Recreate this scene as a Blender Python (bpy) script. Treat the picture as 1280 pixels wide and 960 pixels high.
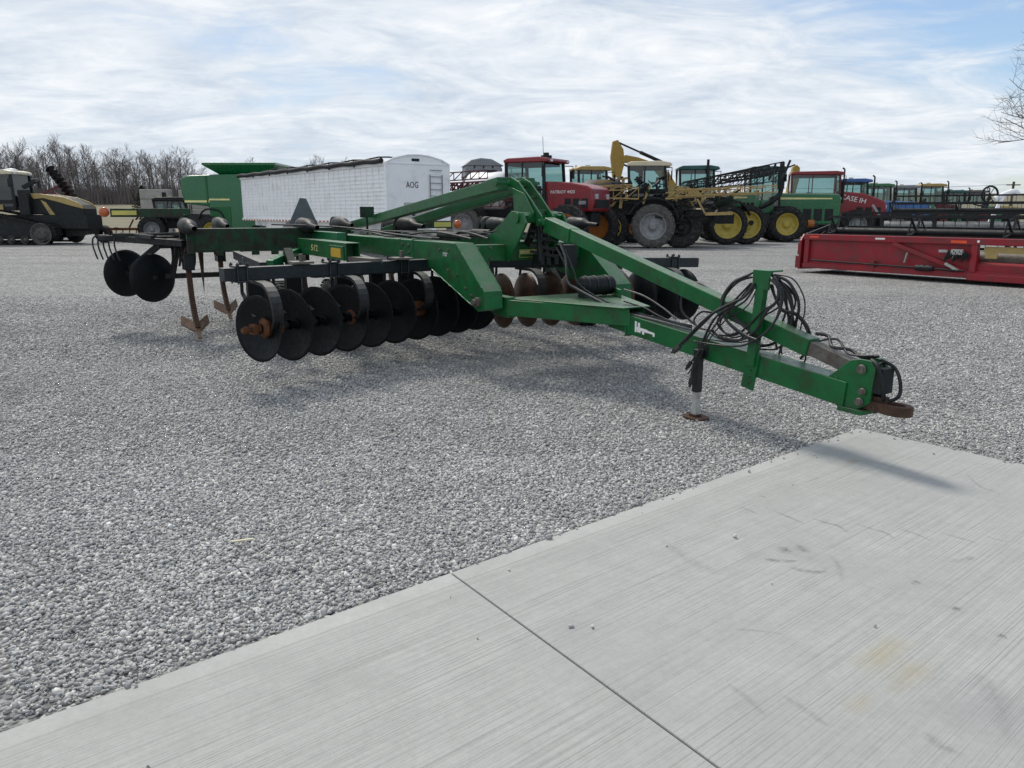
import bpy, math, random
import numpy as np
from mathutils import Vector, Matrix
random.seed(7)
R = math.radians
for o in list(bpy.data.objects): bpy.data.objects.remove(o, do_unlink=True)
SC = bpy.context.scene
COL = SC.collection

# ------------------------------------------------------------ camera, sky, sun, exposure
cd = bpy.data.cameras.new('camera'); cam = bpy.data.objects.new('camera', cd); COL.objects.link(cam)
cd.sensor_width = 36; cd.lens = 27; cd.clip_start = .05; cd.clip_end = 2000
cam.location = (0, 0, 1.6); cam.rotation_euler = (R(90 - 12.566), 0, 0)
SC.camera = cam
SUN_EL, SUN_AZ = 50, 119
w = bpy.data.worlds.new('World'); SC.world = w; w.use_nodes = True
nt = w.node_tree; nt.nodes.clear()
def N(nt, t, **kw):
    n = nt.nodes.new(t)
    for k, v in kw.items(): setattr(n, k, v)
    return n
out = N(nt, 'ShaderNodeOutputWorld')
sky = N(nt, 'ShaderNodeTexSky', sky_type='NISHITA', sun_disc=False)
sky.sun_elevation = R(SUN_EL); sky.sun_rotation = R(90 - SUN_AZ); sky.dust_density = .6; sky.air_density = 1.0; sky.ozone_density = 3.0
bg = N(nt, 'ShaderNodeBackground'); bg.inputs[1].default_value = .11
nt.links.new(sky.outputs[0], bg.inputs[0])
bgc = N(nt, 'ShaderNodeBackground')
tc = N(nt, 'ShaderNodeTexCoord'); sep = N(nt, 'ShaderNodeSeparateXYZ'); nt.links.new(tc.outputs['Generated'], sep.inputs[0])
def M(op, a, b=None, c=None, nt=nt):
    n = N(nt, 'ShaderNodeMath', operation=op)
    for i, x in enumerate((a, b, c)):
        if x is None: continue
        if isinstance(x, (int, float)): n.inputs[i].default_value = x
        else: nt.links.new(x, n.inputs[i])
    return n.outputs[0]
zz = M('ADD', M('MAXIMUM', sep.outputs[2], 0.0), .15)
cx = M('DIVIDE', sep.outputs[0], zz); cy = M('DIVIDE', sep.outputs[1], zz)
comb = N(nt, 'ShaderNodeCombineXYZ'); nt.links.new(cx, comb.inputs[0]); nt.links.new(cy, comb.inputs[1])
def noise(vec, scale, detail=6, rough=.55, dist=0, nt=nt):
    n = N(nt, 'ShaderNodeTexNoise'); n.inputs['Scale'].default_value = scale; n.inputs['Detail'].default_value = detail
    n.inputs['Roughness'].default_value = rough; n.inputs['Distortion'].default_value = dist
    if vec is not None: nt.links.new(vec, n.inputs['Vector'])
    return n.outputs[0]
def ramp(fac, stops, nt=nt):
    n = N(nt, 'ShaderNodeValToRGB'); e = n.color_ramp.elements
    while len(e) < len(stops): e.new(.5)
    for i, (p, c) in enumerate(stops):
        e[i].position = p; e[i].color = (c, c, c, 1) if isinstance(c, (int, float)) else (*c, 1)
    nt.links.new(fac, n.inputs[0]); return n.outputs[0]
mp1 = N(nt, 'ShaderNodeMapping'); mp1.inputs['Rotation'].default_value = (0, 0, R(-32)); mp1.inputs['Scale'].default_value = (.7, 1.0, 1); mp1.inputs['Location'].default_value = (3.1, 1.7, 0)
nt.links.new(comb.outputs[0], mp1.inputs[0])
nA = noise(mp1.outputs[0], .55, 8, .58, .6)
nB = noise(mp1.outputs[0], 2.6, 8, .62, .9)
nC = noise(mp1.outputs[0], 9.0, 6, .6, .5)
# cirrus is thinner to the right of the view (east), where blue shows through
thin = M('SUBTRACT', M('ADD', M('MULTIPLY', M('MAXIMUM', M('ADD', sep.outputs[0], -.14), 0.0), .36), -.04), M('MULTIPLY', M('MAXIMUM', M('SUBTRACT', .11, sep.outputs[2]), 0.0), 1.5))
cov = M('SUBTRACT', M('ADD', M('ADD', M('MULTIPLY', nA, .66), M('MULTIPLY', nB, .33)), M('MULTIPLY', nC, .06)), thin)
fac = ramp(cov, [(.36, .1), (.455, .72), (.53, .97), (1, 1.0)])
# cloud radiance: soft bright / grey patches
cl = ramp(M('ADD', M('MULTIPLY', nB, .55), M('ADD', M('MULTIPLY', nC, .2), M('MULTIPLY', nA, .25))), [(.36, (.44, .51, .61)), (.50, (.61, .66, .72)), (.64, (.80, .815, .835))])
nt.links.new(cl, bgc.inputs[0]); bgc.inputs[1].default_value = 1.02
mx = N(nt, 'ShaderNodeMixShader'); nt.links.new(fac, mx.inputs[0]); nt.links.new(bg.outputs[0], mx.inputs[1]); nt.links.new(bgc.outputs[0], mx.inputs[2])
nt.links.new(mx.outputs[0], out.inputs[0])
sd = bpy.data.lights.new('sun', 'SUN'); sd.energy = 2.35; sd.angle = R(12.0); sd.color = (1, .935, .84)
so = bpy.data.objects.new('sun', sd); COL.objects.link(so); so.location = (0, 0, 30)
sv = Vector((math.cos(R(SUN_AZ)) * math.cos(R(SUN_EL)), math.sin(R(SUN_AZ)) * math.cos(R(SUN_EL)), math.sin(R(SUN_EL))))
so.rotation_euler = sv.to_track_quat('Z', 'Y').to_euler()
SC.view_settings.view_transform = 'Standard'; SC.view_settings.look = 'None'
SC.view_settings.exposure = 0.27; SC.view_settings.gamma = 1; SC.view_settings.use_curve_mapping = False

# ------------------------------------------------------------ materials
def mat(name, col, rough=.55, metal=0, dirt=None, dirt_amt=.4, dirt_scale=6, var=.15, bump=.0, bscale=30, spec=.5, dust=0, coat=0, chips=0):
    """procedural paint/metal: base colour varied by noise, blotches of dirt, dust settled on upward faces"""
    m = bpy.data.materials.new(name); m.use_nodes = True; t = m.node_tree; t.nodes.clear()
    o = N(t, 'ShaderNodeOutputMaterial'); p = N(t, 'ShaderNodeBsdfPrincipled'); t.links.new(p.outputs[0], o.inputs[0])
    p.inputs['Metallic'].default_value = metal; p.inputs['Specular IOR Level'].default_value = spec
    if coat: p.inputs['Coat Weight'].default_value = coat; p.inputs['Coat Roughness'].default_value = .15
    tc = N(t, 'ShaderNodeTexCoord'); v = tc.outputs['Object']
    n1 = noise(v, dirt_scale * .6, 5, .6, 0, t)
    f = ramp(n1, [(.3, 1 - var), (.7, 1 + var)], t)
    mul = N(t, 'ShaderNodeMix', data_type='RGBA', blend_type='MULTIPLY'); mul.inputs[0].default_value = 1
    mul.inputs[6].default_value = (*col, 1); t.links.new(f, mul.inputs[7]); c = mul.outputs[2]
    if chips:
        ch = noise(v, 26, 8, .75, .2, t); cf = ramp(ch, [(.685 - chips*.05, 0), (.70 - chips*.05, .85)], t)
        mx = N(t, 'ShaderNodeMix', data_type='RGBA'); t.links.new(M('MULTIPLY', cf, ramp(noise(v, 2.2, 4, .6, 0, t), [(.42, 0), (.6, 1)], t), nt=t), mx.inputs[0]); t.links.new(c, mx.inputs[6]); mx.inputs[7].default_value = (.075, .042, .026, 1); c = mx.outputs[2]
    if dirt is not None:
        n2 = noise(v, dirt_scale, 9, .68, .4, t); df = ramp(n2, [(.62 - dirt_amt * .35, 0), (.70 - dirt_amt * .15, min(1, dirt_amt * 1.4))], t)
        mx = N(t, 'ShaderNodeMix', data_type='RGBA'); t.links.new(df, mx.inputs[0]); t.links.new(c, mx.inputs[6]); mx.inputs[7].default_value = (*dirt, 1); c = mx.outputs[2]
    if dust:
        g = N(t, 'ShaderNodeNewGeometry'); s = N(t, 'ShaderNodeSeparateXYZ'); t.links.new(g.outputs['Normal'], s.inputs[0])
        n3 = noise(v, 9, 7, .65, 0, t)
        a = M('MULTIPLY', M('MULTIPLY', ramp(s.outputs[2], [(.35, 0), (.95, 1)], t), ramp(n3, [(.3, .35), (.65, 1)], t), nt=t), dust, nt=t)
        mx = N(t, 'ShaderNodeMix', data_type='RGBA'); t.links.new(a, mx.inputs[0]); t.links.new(c, mx.inputs[6]); mx.inputs[7].default_value = (.30, .29, .26, 1); c = mx.outputs[2]
    t.links.new(c, p.inputs['Base Color'])
    n4 = noise(v, dirt_scale * 2.3, 4, .6, 0, t)
    t.links.new(ramp(n4, [(.3, max(.05, rough - .12)), (.7, min(1, rough + .12))], t), p.inputs['Roughness'])
    if bump:
        b = N(t, 'ShaderNodeBump'); b.inputs['Strength'].default_value = bump; b.inputs['Distance'].default_value = .01
        t.links.new(noise(v, bscale, 6, .6, 0, t), b.inputs['Height']); t.links.new(b.outputs[0], p.inputs['Normal'])
    return m
def glassmat(name, tint=(.45, .62, .6), cap=.6):
    m = bpy.data.materials.new(name); m.use_nodes = True; t = m.node_tree; t.nodes.clear()
    o = N(t, 'ShaderNodeOutputMaterial'); tr = N(t, 'ShaderNodeBsdfTransparent'); tr.inputs[0].default_value = (*tint, 1)
    g = N(t, 'ShaderNodeBsdfGlossy'); g.inputs['Roughness'].default_value = .04; fr = N(t, 'ShaderNodeFresnel'); fr.inputs[0].default_value = 1.5
    mx = N(t, 'ShaderNodeMixShader'); t.links.new(M('MINIMUM', M('ADD', fr.outputs[0], .04, nt=t), cap, nt=t), mx.inputs[0]); t.links.new(tr.outputs[0], mx.inputs[1]); t.links.new(g.outputs[0], mx.inputs[2])
    t.links.new(mx.outputs[0], o.inputs[0]); return m
MT = {}
MT['green'] = mat('green_paint', (.007, .118, .032), .38, 0, (.036, .038, .024), .40, 9, .18, .08, 40, .35, dust=.38, chips=1.3)
MT['green_dirty'] = mat('soiled_green_paint', (.004, .070, .028), .55, 0, (.022, .022, .016), .85, 9, .2, .25, 30, .3, dust=.35, chips=1.6)
MT['green_edge'] = mat('green_paint_bright', (.008, .14, .05), .35, 0, None, dirt_scale=4, dust=.15)
MT['gmach'] = mat('tractor_green_paint', (.005, .12, .037), .3, 0, (.05, .06, .035), .15, 4, .08, coat=.4)
MT['navy'] = mat('dark_primer_steel', (.010, .017, .022), .5, .1, (.05, .035, .025), .3, 14, .3, .15, 60, .45, dust=.45)
MT['disc_dark'] = mat('blackened_disc_steel', (.004, .006, .008), .55, 0, (.016, .009, .006), .3, 12, .35, .1, 80, .22)
MT['disc_rust'] = mat('rusty_disc_steel', (.060, .034, .022), .5, .25, (.12, .055, .028), .5, 14, .3, .2, 90, .4)
MT['rust'] = mat('orange_rust', (.14, .055, .022), .8, .1, (.06, .03, .02), .5, 20, .3, .3, 60, .3)
MT['shank'] = mat('rusted_shank_steel', (.085, .045, .03), .75, .2, (.035, .025, .02), .5, 16, .25, .25, 60, .3)
MT['point'] = mat('worn_point_steel', (.20, .125, .085), .7, .2, (.22, .19, .17), .4, 25, .25, .2, 60, .3)
MT['black'] = mat('black_paint', (.012, .013, .015), .5, 0, (.06, .055, .05), .25, 10, .2, .1, 40, .4, dust=.35)
MT['blackm'] = mat('dull_black_parts', (.010, .012, .013), .6, 0, (.05, .045, .04), .25, 5, .3, .1, 20, .35)
MT['hose'] = mat('black_rubber_hose', (.014, .015, .017), .45, 0, (.07, .065, .06), .3, 20, .2, .05, 80, .45)
MT['hosegrey'] = mat('grey_worn_hose', (.09, .09, .09), .5, 0, (.03, .03, .03), .4, 20, .2)
MT['steel'] = mat('bare_steel', (.34, .34, .33), .4, .7, (.12, .07, .045), .45, 18, .2, .1, 60)
MT['greymetal'] = mat('worn_grey_tube', (.13, .12, .105), .55, .3, (.07, .05, .04), .5, 18, .2, .1, 60, dust=.25)
MT['jackgrey'] = mat('pale_grey_jack_paint', (.42, .42, .40), .6, 0, (.16, .13, .11), .35, 22, .15)
MT['tyre'] = mat('tyre_rubber', (.018, .018, .019), .8, 0, (.10, .095, .085), .35, 8, .25, .2, 30, .25)
MT['tyregrey'] = mat('dusty_tyre_rubber', (.075, .073, .07), .85, 0, (.15, .145, .135), .5, 8, .25, .2, 30, .2, dust=.5)
MT['yrim'] = mat('yellow_rim_paint', (.46, .36, .06), .45, 0, (.22, .17, .08), .3, 6, .1)
MT['orim'] = mat('orange_rim_paint', (.35, .12, .02), .6, 0, (.12, .05, .02), .4, 6, .15)
MT['grim'] = mat('grey_rim_paint', (.24, .25, .26), .5, .2, (.12, .11, .10), .4, 6, .1)
MT['white'] = mat('white_paint', (.86, .87, .88), .45, 0, (.5, .5, .48), .25, 2, .04)
MT['whiteletter'] = mat('white_decal', (.8, .8, .78), .5)
MT['yellowletter'] = mat('pale_yellow_decal', (.75, .68, .30), .5)
MT['yellow'] = mat('yellow_sticker', (.65, .38, .02), .5, 0, (.3, .2, .03), .4, 30)
MT['ylw'] = mat('yellow_reflector', (.55, .5, .12), .4)
MT['amber'] = mat('amber_lens', (.48, .10, .015), .25, 0, None, dirt_scale=4, coat=.5)
MT['smv'] = mat('grey_sign_back', (.12, .14, .15), .5, .4, (.2, .2, .2), .2, 8)
MT['red'] = mat('red_machine_paint', (.21, .006, .012), .35, 0, (.10, .02, .02), .3, 5, .12, coat=.25)
MT['reddust'] = mat('faded_red_header_paint', (.27, .009, .018), .5, 0, (.10, .035, .035), .45, 3, .15, .05, 20)
MT['reddark'] = mat('dark_red_paint', (.09, .01, .012), .5, 0, (.04, .02, .02), .4, 4, .2)
MT['blue'] = mat('blue_machine_paint', (.02, .10, .30), .35, 0, None, dirt_scale=4, coat=.3)
MT['teal'] = mat('dark_teal_roof', (.015, .085, .085), .45, 0, None, dirt_scale=4)
MT['tan'] = mat('tan_yellow_paint', (.40, .29, .10), .45, 0, (.2, .15, .08), .35, 4, .12)
MT['cream'] = mat('cream_roof_paint', (.62, .56, .40), .45, 0, (.4, .36, .26), .25, 4, .08)
MT['yboom'] = mat('ochre_boom_paint', (.36, .25, .09), .5, 0, (.2, .12, .05), .4, 4, .2)
MT['exc'] = mat('excavator_yellow', (.33, .21, .035), .6, 0, (.18, .13, .05), .35, 9, .15)
MT['conc'] = mat('pale_block_concrete', (.34, .32, .29), .85, 0, (.2, .19, .17), .35, 3, .12)
MT['glass'] = glassmat('tinted_cab_glass')
MT['glassdark'] = glassmat('dark_cab_glass', (.10, .16, .17), .12)
MT['lamp'] = mat('clear_lamp_lens', (.6, .6, .62), .15, .3)
MT['orangerefl'] = mat('orange_reflector', (.8, .09, .02), .4)
MT['plastic'] = mat('grey_plastic', (.22, .23, .25), .55, 0, None, dirt_scale=3)

# ------------------------------------------------------------ mesh builder
class MB:
    def __init__(s): s.v = []; s.f = []; s.sm = []
    def add(s, vs, fs, smooth=False):
        b = len(s.v); s.v += [tuple(x) for x in vs]; s.f += [tuple(b + i for i in f) for f in fs]; s.sm += [smooth] * len(fs); return s
    def box(s, x0, x1, y0, y1, z0, z1):
        return s.add([(x0,y0,z0),(x1,y0,z0),(x1,y1,z0),(x0,y1,z0),(x0,y0,z1),(x1,y0,z1),(x1,y1,z1),(x0,y1,z1)],
                     [(0,3,2,1),(4,5,6,7),(0,1,5,4),(1,2,6,5),(2,3,7,6),(3,0,4,7)])
    def frame(s, d, up=(0, 0, 1)):
        d = Vector(d).normalized(); up = Vector(up)
        if abs(d.dot(up)) > .98: up = Vector((1, 0, 0)) if abs(d.x) < .9 else Vector((0, 1, 0))
        a = d.cross(up).normalized(); b = a.cross(d).normalized(); return d, a, b
    def bar(s, p0, p1, w, h, up=(0, 0, 1), w1=None, h1=None, hollow=False):
        p0, p1 = Vector(p0), Vector(p1); d, a, b = s.frame(p1 - p0, up); w1 = w1 or w; h1 = h1 or h
        q = [p + a * sx * ww / 2 + b * sy * hh / 2 for p, ww, hh in ((p0, w, h), (p1, w1, h1)) for sx, sy in ((-1,-1),(1,-1),(1,1),(-1,1))]
        return s.add(q, [(0,3,2,1)[::-1], (4,5,6,7)[::-1], (0,1,5,4)[::-1], (1,2,6,5)[::-1], (2,3,7,6)[::-1], (3,0,4,7)[::-1]])
    def hollow(s, p0, p1, w, h, t=.012):
        p0, p1 = Vector(p0), Vector(p1); d, a, b = s.frame(p1 - p0)
        for sx, sy, ww, hh in ((-1,0,t,h),(1,0,t,h),(0,1,w-2*t,t),(0,-1,w-2*t,t)):
            o = a * sx * (w - t) / 2 + b * sy * (h - t) / 2; s.bar(p0 + o, p1 + o, ww, hh)
        return s
    def prism(s, pts, axis, c0, c1):
        """pts 2D; axis 'y': (x,z) extruded along y; 'x': (y,z); 'z': (x,y)"""
        f = {'y': lambda p, c: (p[0], c, p[1]), 'x': lambda p, c: (c, p[0], p[1]), 'z': lambda p, c: (p[0], p[1], c)}[axis]
        n = len(pts); vs = [f(p, c0) for p in pts] + [f(p, c1) for p in pts]
        fs = [tuple(range(n)), tuple(range(2 * n - 1, n - 1, -1))] + [(i, i + n, (i + 1) % n + n, (i + 1) % n) for i in range(n)]
        return s.add(vs, fs)
    def tube(s, pts, r, n=8, closed=False, cap=True, r1=None):
        pts = [Vector(p) for p in pts]; L = len(pts); vs = []
        up = Vector((0, 0, 1)); prev = None
        for i, p in enumerate(pts):
            if closed: d = pts[(i + 1) % L] - pts[i - 1]
            else: d = pts[min(i + 1, L - 1)] - pts[max(i - 1, 0)]
            if d.length < 1e-9: d = Vector((0, 0, 1))
            d.normalize()
            if prev is None:
                _, a, b = s.frame(d)
            else:
                a = (prev - d * prev.dot(d)); a = a.normalized() if a.length > 1e-6 else s.frame(d)[1]; b = a.cross(d).normalized()
            prev = a
            rr = r if r1 is None else r + (r1 - r) * i / max(1, L - 1)
            for k in range(n):
                t = 2 * math.pi * k / n; vs.append(p + (a * math.cos(t) + b * math.sin(t)) * rr)
        fs = []
        for i in range(L if closed else L - 1):
            j = (i + 1) % L
            for k in range(n): fs.append((i*n + k, i*n + (k+1) % n, j*n + (k+1) % n, j*n + k))
        s.add(vs, fs, True)
        if cap and not closed: s.add(vs[:n], [tuple(range(n))[::-1]]); s.add(vs[-n:], [tuple(range(n))])
        return s
    def cyl(s, p0, p1, r, n=16, r1=None): return s.tube([p0, p1], r, n, r1=r1)
    def lathe(s, prof, o, ax, n=32, closed=False, smooth=True):
        """prof: (offset along axis, radius)"""
        o = Vector(o); d, a, b = s.frame(ax); vs = []
        for (h, r) in prof:
            for k in range(n):
                t = 2 * math.pi * k / n; vs.append(o + d * h + (a * math.cos(t) + b * math.sin(t)) * max(r, 1e-4))
        m = len(prof); fs = []
        for i in range(m if closed else m - 1):
            j = (i + 1) % m
            for k in range(n): fs.append((i*n + k, i*n + (k+1) % n, j*n + (k+1) % n, j*n + k))
        return s.add(vs, fs, smooth)
    def strip(s, pts, side, w, t):
        """flat bar of width w along 'side', thickness t, following pts"""
        pts = [Vector(p) for p in pts]; sd = Vector(side).normalized(); vs = []
        for i, p in enumerate(pts):
            d = (pts[min(i + 1, len(pts) - 1)] - pts[max(i - 1, 0)]).normalized(); nn = d.cross(sd).normalized()
            vs += [p + sd*w/2 + nn*t/2, p - sd*w/2 + nn*t/2, p - sd*w/2 - nn*t/2, p + sd*w/2 - nn*t/2]
        fs = []
        for i in range(len(pts) - 1):
            for k in range(4): fs.append((i*4 + k, i*4 + (k+1) % 4, i*4 + 4 + (k+1) % 4, i*4 + 4 + k))
        fs += [(0, 3, 2, 1), tuple(len(vs) - 4 + k for k in range(4))]
        return s.add(vs, fs)
    def build(s, name, m, parent=None, bevel=0, kind=None):
        me = bpy.data.meshes.new(name); me.from_pydata(s.v, [], s.f); me.materials.append(MT[m] if isinstance(m, str) else m)
        me.polygons.foreach_set('use_smooth', s.sm)
        me.update(); o = bpy.data.objects.new(name, me); COL.objects.link(o)
        import bmesh
        bm = bmesh.new(); bm.from_mesh(me); bmesh.ops.recalc_face_normals(bm, faces=bm.faces); bm.to_mesh(me); bm.free()
        if bevel:
            b = o.modifiers.new('bevel', 'BEVEL'); b.width = bevel; b.segments = 2; b.limit_method = 'ANGLE'; b.angle_limit = R(50)
        if parent is not None: o.parent = parent
        if kind: o['kind'] = kind
        return o
def spline(pts, k=6):
    P = [Vector(p) for p in pts]; out = []
    for i in range(len(P) - 1):
        p0, p1, p2, p3 = P[max(i-1, 0)], P[i], P[i+1], P[min(i+2, len(P)-1)]
        for j in range(k):
            t = j / k; out.append(.5 * ((2*p1) + (p2-p0)*t + (2*p0-5*p1+4*p2-p3)*t*t + (3*p1-p0-3*p2+p3)*t**3))
    out.append(P[-1]); return out
def tag(o, label=None, cat=None, group=None, kind=None):
    if label: o['label'] = label
    if cat: o['category'] = cat
    if group: o['group'] = group
    if kind: o['kind'] = kind
    return o
def thing(name, label, cat, loc=(0,0,0), rz=0, group=None):
    o = bpy.data.objects.new(name, None); COL.objects.link(o); o.location = loc; o.rotation_euler = (0, 0, rz); o.empty_display_size = .2
    return tag(o, label, cat, group)
def copy_tree(o, parent=None):
    c = o.copy(); COL.objects.link(c)
    if parent is not None: c.parent = parent
    for ch in [x for x in bpy.data.objects if x.parent == o]: copy_tree(ch, c)
    return c
def lettering(name, txt, size, m, parent, loc, rot, depth=.002, sx=1):
    cu = bpy.data.curves.new(name, 'FONT'); cu.body = txt; cu.size = size; cu.extrude = depth; cu.resolution_u = 2
    tmp = bpy.data.objects.new(name, cu); COL.objects.link(tmp); bpy.context.view_layer.update()
    dg = bpy.context.evaluated_depsgraph_get(); me = bpy.data.meshes.new_from_object(tmp.evaluated_get(dg))
    bpy.data.objects.remove(tmp, do_unlink=True)
    me.materials.clear(); me.materials.append(MT[m]); o = bpy.data.objects.new(name, me); COL.objects.link(o)
    o.parent = parent; o.location = loc; o.rotation_euler = rot; o.scale = (sx, 1, 1); return o

# ------------------------------------------------------------ ground
def gravel_mat(name, tone_attr=False):
    m = bpy.data.materials.new(name); m.use_nodes = True; t = m.node_tree; t.nodes.clear()
    o = N(t, 'ShaderNodeOutputMaterial'); p = N(t, 'ShaderNodeBsdfPrincipled'); t.links.new(p.outputs[0], o.inputs[0])
    p.inputs['Roughness'].default_value = .85; p.inputs['Specular IOR Level'].default_value = .3
    tc = N(t, 'ShaderNodeTexCoord'); g = tc.outputs['Object']
    if tone_attr:
        a = N(t, 'ShaderNodeAttribute', attribute_name='tone')
        c = ramp(a.outputs['Fac'], [(0, (.24, .238, .238)), (.3, (.36, .357, .352)), (.6, (.48, .475, .46)), (.85, (.60, .59, .565)), (1, (.78, .765, .73))], t)
        n = noise(g, 160, 4, .6, 0, t); mul = N(t, 'ShaderNodeMix', data_type='RGBA', blend_type='MULTIPLY'); mul.inputs[0].default_value = 1
        t.links.new(c, mul.inputs[6]); t.links.new(M('MULTIPLY', ramp(n, [(.3, .8), (.7, 1.2)], t), ramp(noise(g, .8, 5, .6, .4, t), [(.32, .86), (.68, 1.12)], t), nt=t), mul.inputs[7]); t.links.new(mul.outputs[2], p.inputs['Base Color'])
        return m
    vo = N(t, 'ShaderNodeTexVoronoi'); vo.inputs['Scale'].default_value = 46; t.links.new(g, vo.inputs['Vector'])
    sp = N(t, 'ShaderNodeSeparateXYZ'); t.links.new(vo.outputs['Color'], sp.inputs[0])
    c = ramp(sp.outputs[0], [(0, (.11, .11, .112)), (.35, (.21, .21, .21)), (.65, (.32, .318, .31)), (.9, (.46, .452, .43)), (1, (.68, .67, .63))], t)
    lane = N(t, 'ShaderNodeMapping'); lane.inputs['Rotation'].default_value = (0, 0, R(12)); lane.inputs['Scale'].default_value = (.05, .5, 1); t.links.new(g, lane.inputs[0]); big = M('ADD', M('MULTIPLY', noise(g, .55, 6, .6, .3, t), .5, nt=t), M('MULTIPLY', noise(lane.outputs[0], 1, 5, .6, .2, t), .5, nt=t), nt=t); med = noise(g, 4.5, 6, .65, 0, t)
    mul = N(t, 'ShaderNodeMix', data_type='RGBA', blend_type='MULTIPLY'); mul.inputs[0].default_value = 1
    t.links.new(c, mul.inputs[6]); t.links.new(M('MULTIPLY', ramp(big, [(.35, .80), (.65, 1.14)], t), ramp(med, [(.3, .82), (.7, 1.15)], t), nt=t), mul.inputs[7])
    t.links.new(mul.outputs[2], p.inputs['Base Color'])
    ed = ramp(vo.outputs['Distance'], [(0, 1), (.6, 0)], t)
    b = N(t, 'ShaderNodeBump'); b.inputs['Strength'].default_value = .9; b.inputs['Distance'].default_value = .022
    t.links.new(ed, b.inputs['Height']); t.links.new(b.outputs[0], p.inputs['Normal'])
    return m
GR = gravel_mat('crushed_limestone'); STONE = gravel_mat('limestone_chips', True)
# terrain: one sheet, level yard then a gentle rise to the wood line
def ter_z(x, y):
    d = max(0, y - 62 - .10 * abs(x + 10) * (x > 0)); return min(d * d * .00075 if d < 35 else .92 + (d - 35) * .043, 9.0)
xs = [-420, -260, -160, -110, -70, -40, -20, 0, 20, 40, 60, 90, 130, 180, 260, 420]; ys = [-60, -10, 5, 20, 40, 54] + [54 + 6 * i for i in range(1, 26)] + [230, 300, 420, 600]
def sheet(name, xs, ys, zf, m, kind='structure'):
    b = MB(); vs = [(x, y, zf(x, y)) for y in ys for x in xs]; n = len(xs)
    fs = [(j*n + i, j*n + i + 1, (j+1)*n + i + 1, (j+1)*n + i) for j in range(len(ys) - 1) for i in range(n - 1)]
    b.add(vs, fs, True); return b.build(name, m, kind=kind)
yl = [-60, -10, 5, 20, 40, 55]
sheet('gravel_yard', xs, yl + [58, 64, 72, 82, 95], lambda x, y: ter_z(x, y) + (.004 if y < 60 or x > 10 else -.05), GR)
grass = bpy.data.materials.new('dry_winter_grass'); grass.use_nodes = True; t = grass.node_tree; p = t.nodes['Principled BSDF']; p.inputs['Roughness'].default_value = .95
tc = N(t, 'ShaderNodeTexCoord'); c = ramp(noise(tc.outputs['Object'], .35, 9, .7, .3, t), [(.3, (.10, .085, .055)), (.5, (.17, .15, .095)), (.72, (.21, .20, .12))], t); t.links.new(c, p.inputs['Base Color'])
sheet('field', xs, [54, 60] + [66 + 6 * i for i in range(0, 24)] + [230, 300, 420, 600], lambda x, y: ter_z(x, y) - .004, grass)

# crushed stone near the camera as real stones ("stuff")
ico_v = []; ph = (1 + 5 ** .5) / 2
for a, b in ((-1, ph), (1, ph), (-1, -ph), (1, -ph)): ico_v += [(a, b, 0)]
for a, b in ((-1, ph), (1, ph), (-1, -ph), (1, -ph)): ico_v += [(0, a, b)]
for a, b in ((ph, -1), (ph, 1), (-ph, -1), (-ph, 1)): ico_v += [(a, 0, b)]
ICO = np.array(ico_v) / math.sqrt(1 + ph * ph)
ICF = np.array([(0,11,5),(0,5,1),(0,1,7),(0,7,10),(0,10,11),(1,5,9),(5,11,4),(11,10,2),(10,7,6),(7,1,8),(3,9,4),(3,4,2),(3,2,6),(3,6,8),(3,8,9),(4,9,5),(2,4,11),(6,2,10),(8,6,7),(9,8,1)])
OCT = np.array([(1,0,0),(-1,0,0),(0,1,0),(0,-1,0),(0,0,1),(0,0,-1)], float)
OCF = np.array([(0,2,4),(2,1,4),(1,3,4),(3,0,4),(2,0,5),(1,2,5),(3,1,5),(0,3,5)])
AP = np.array((2.575, 5.506)); E1 = np.array((-.772, -.636)); E2 = np.array((.628, -.778))   # slab corner and its two edges
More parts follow.
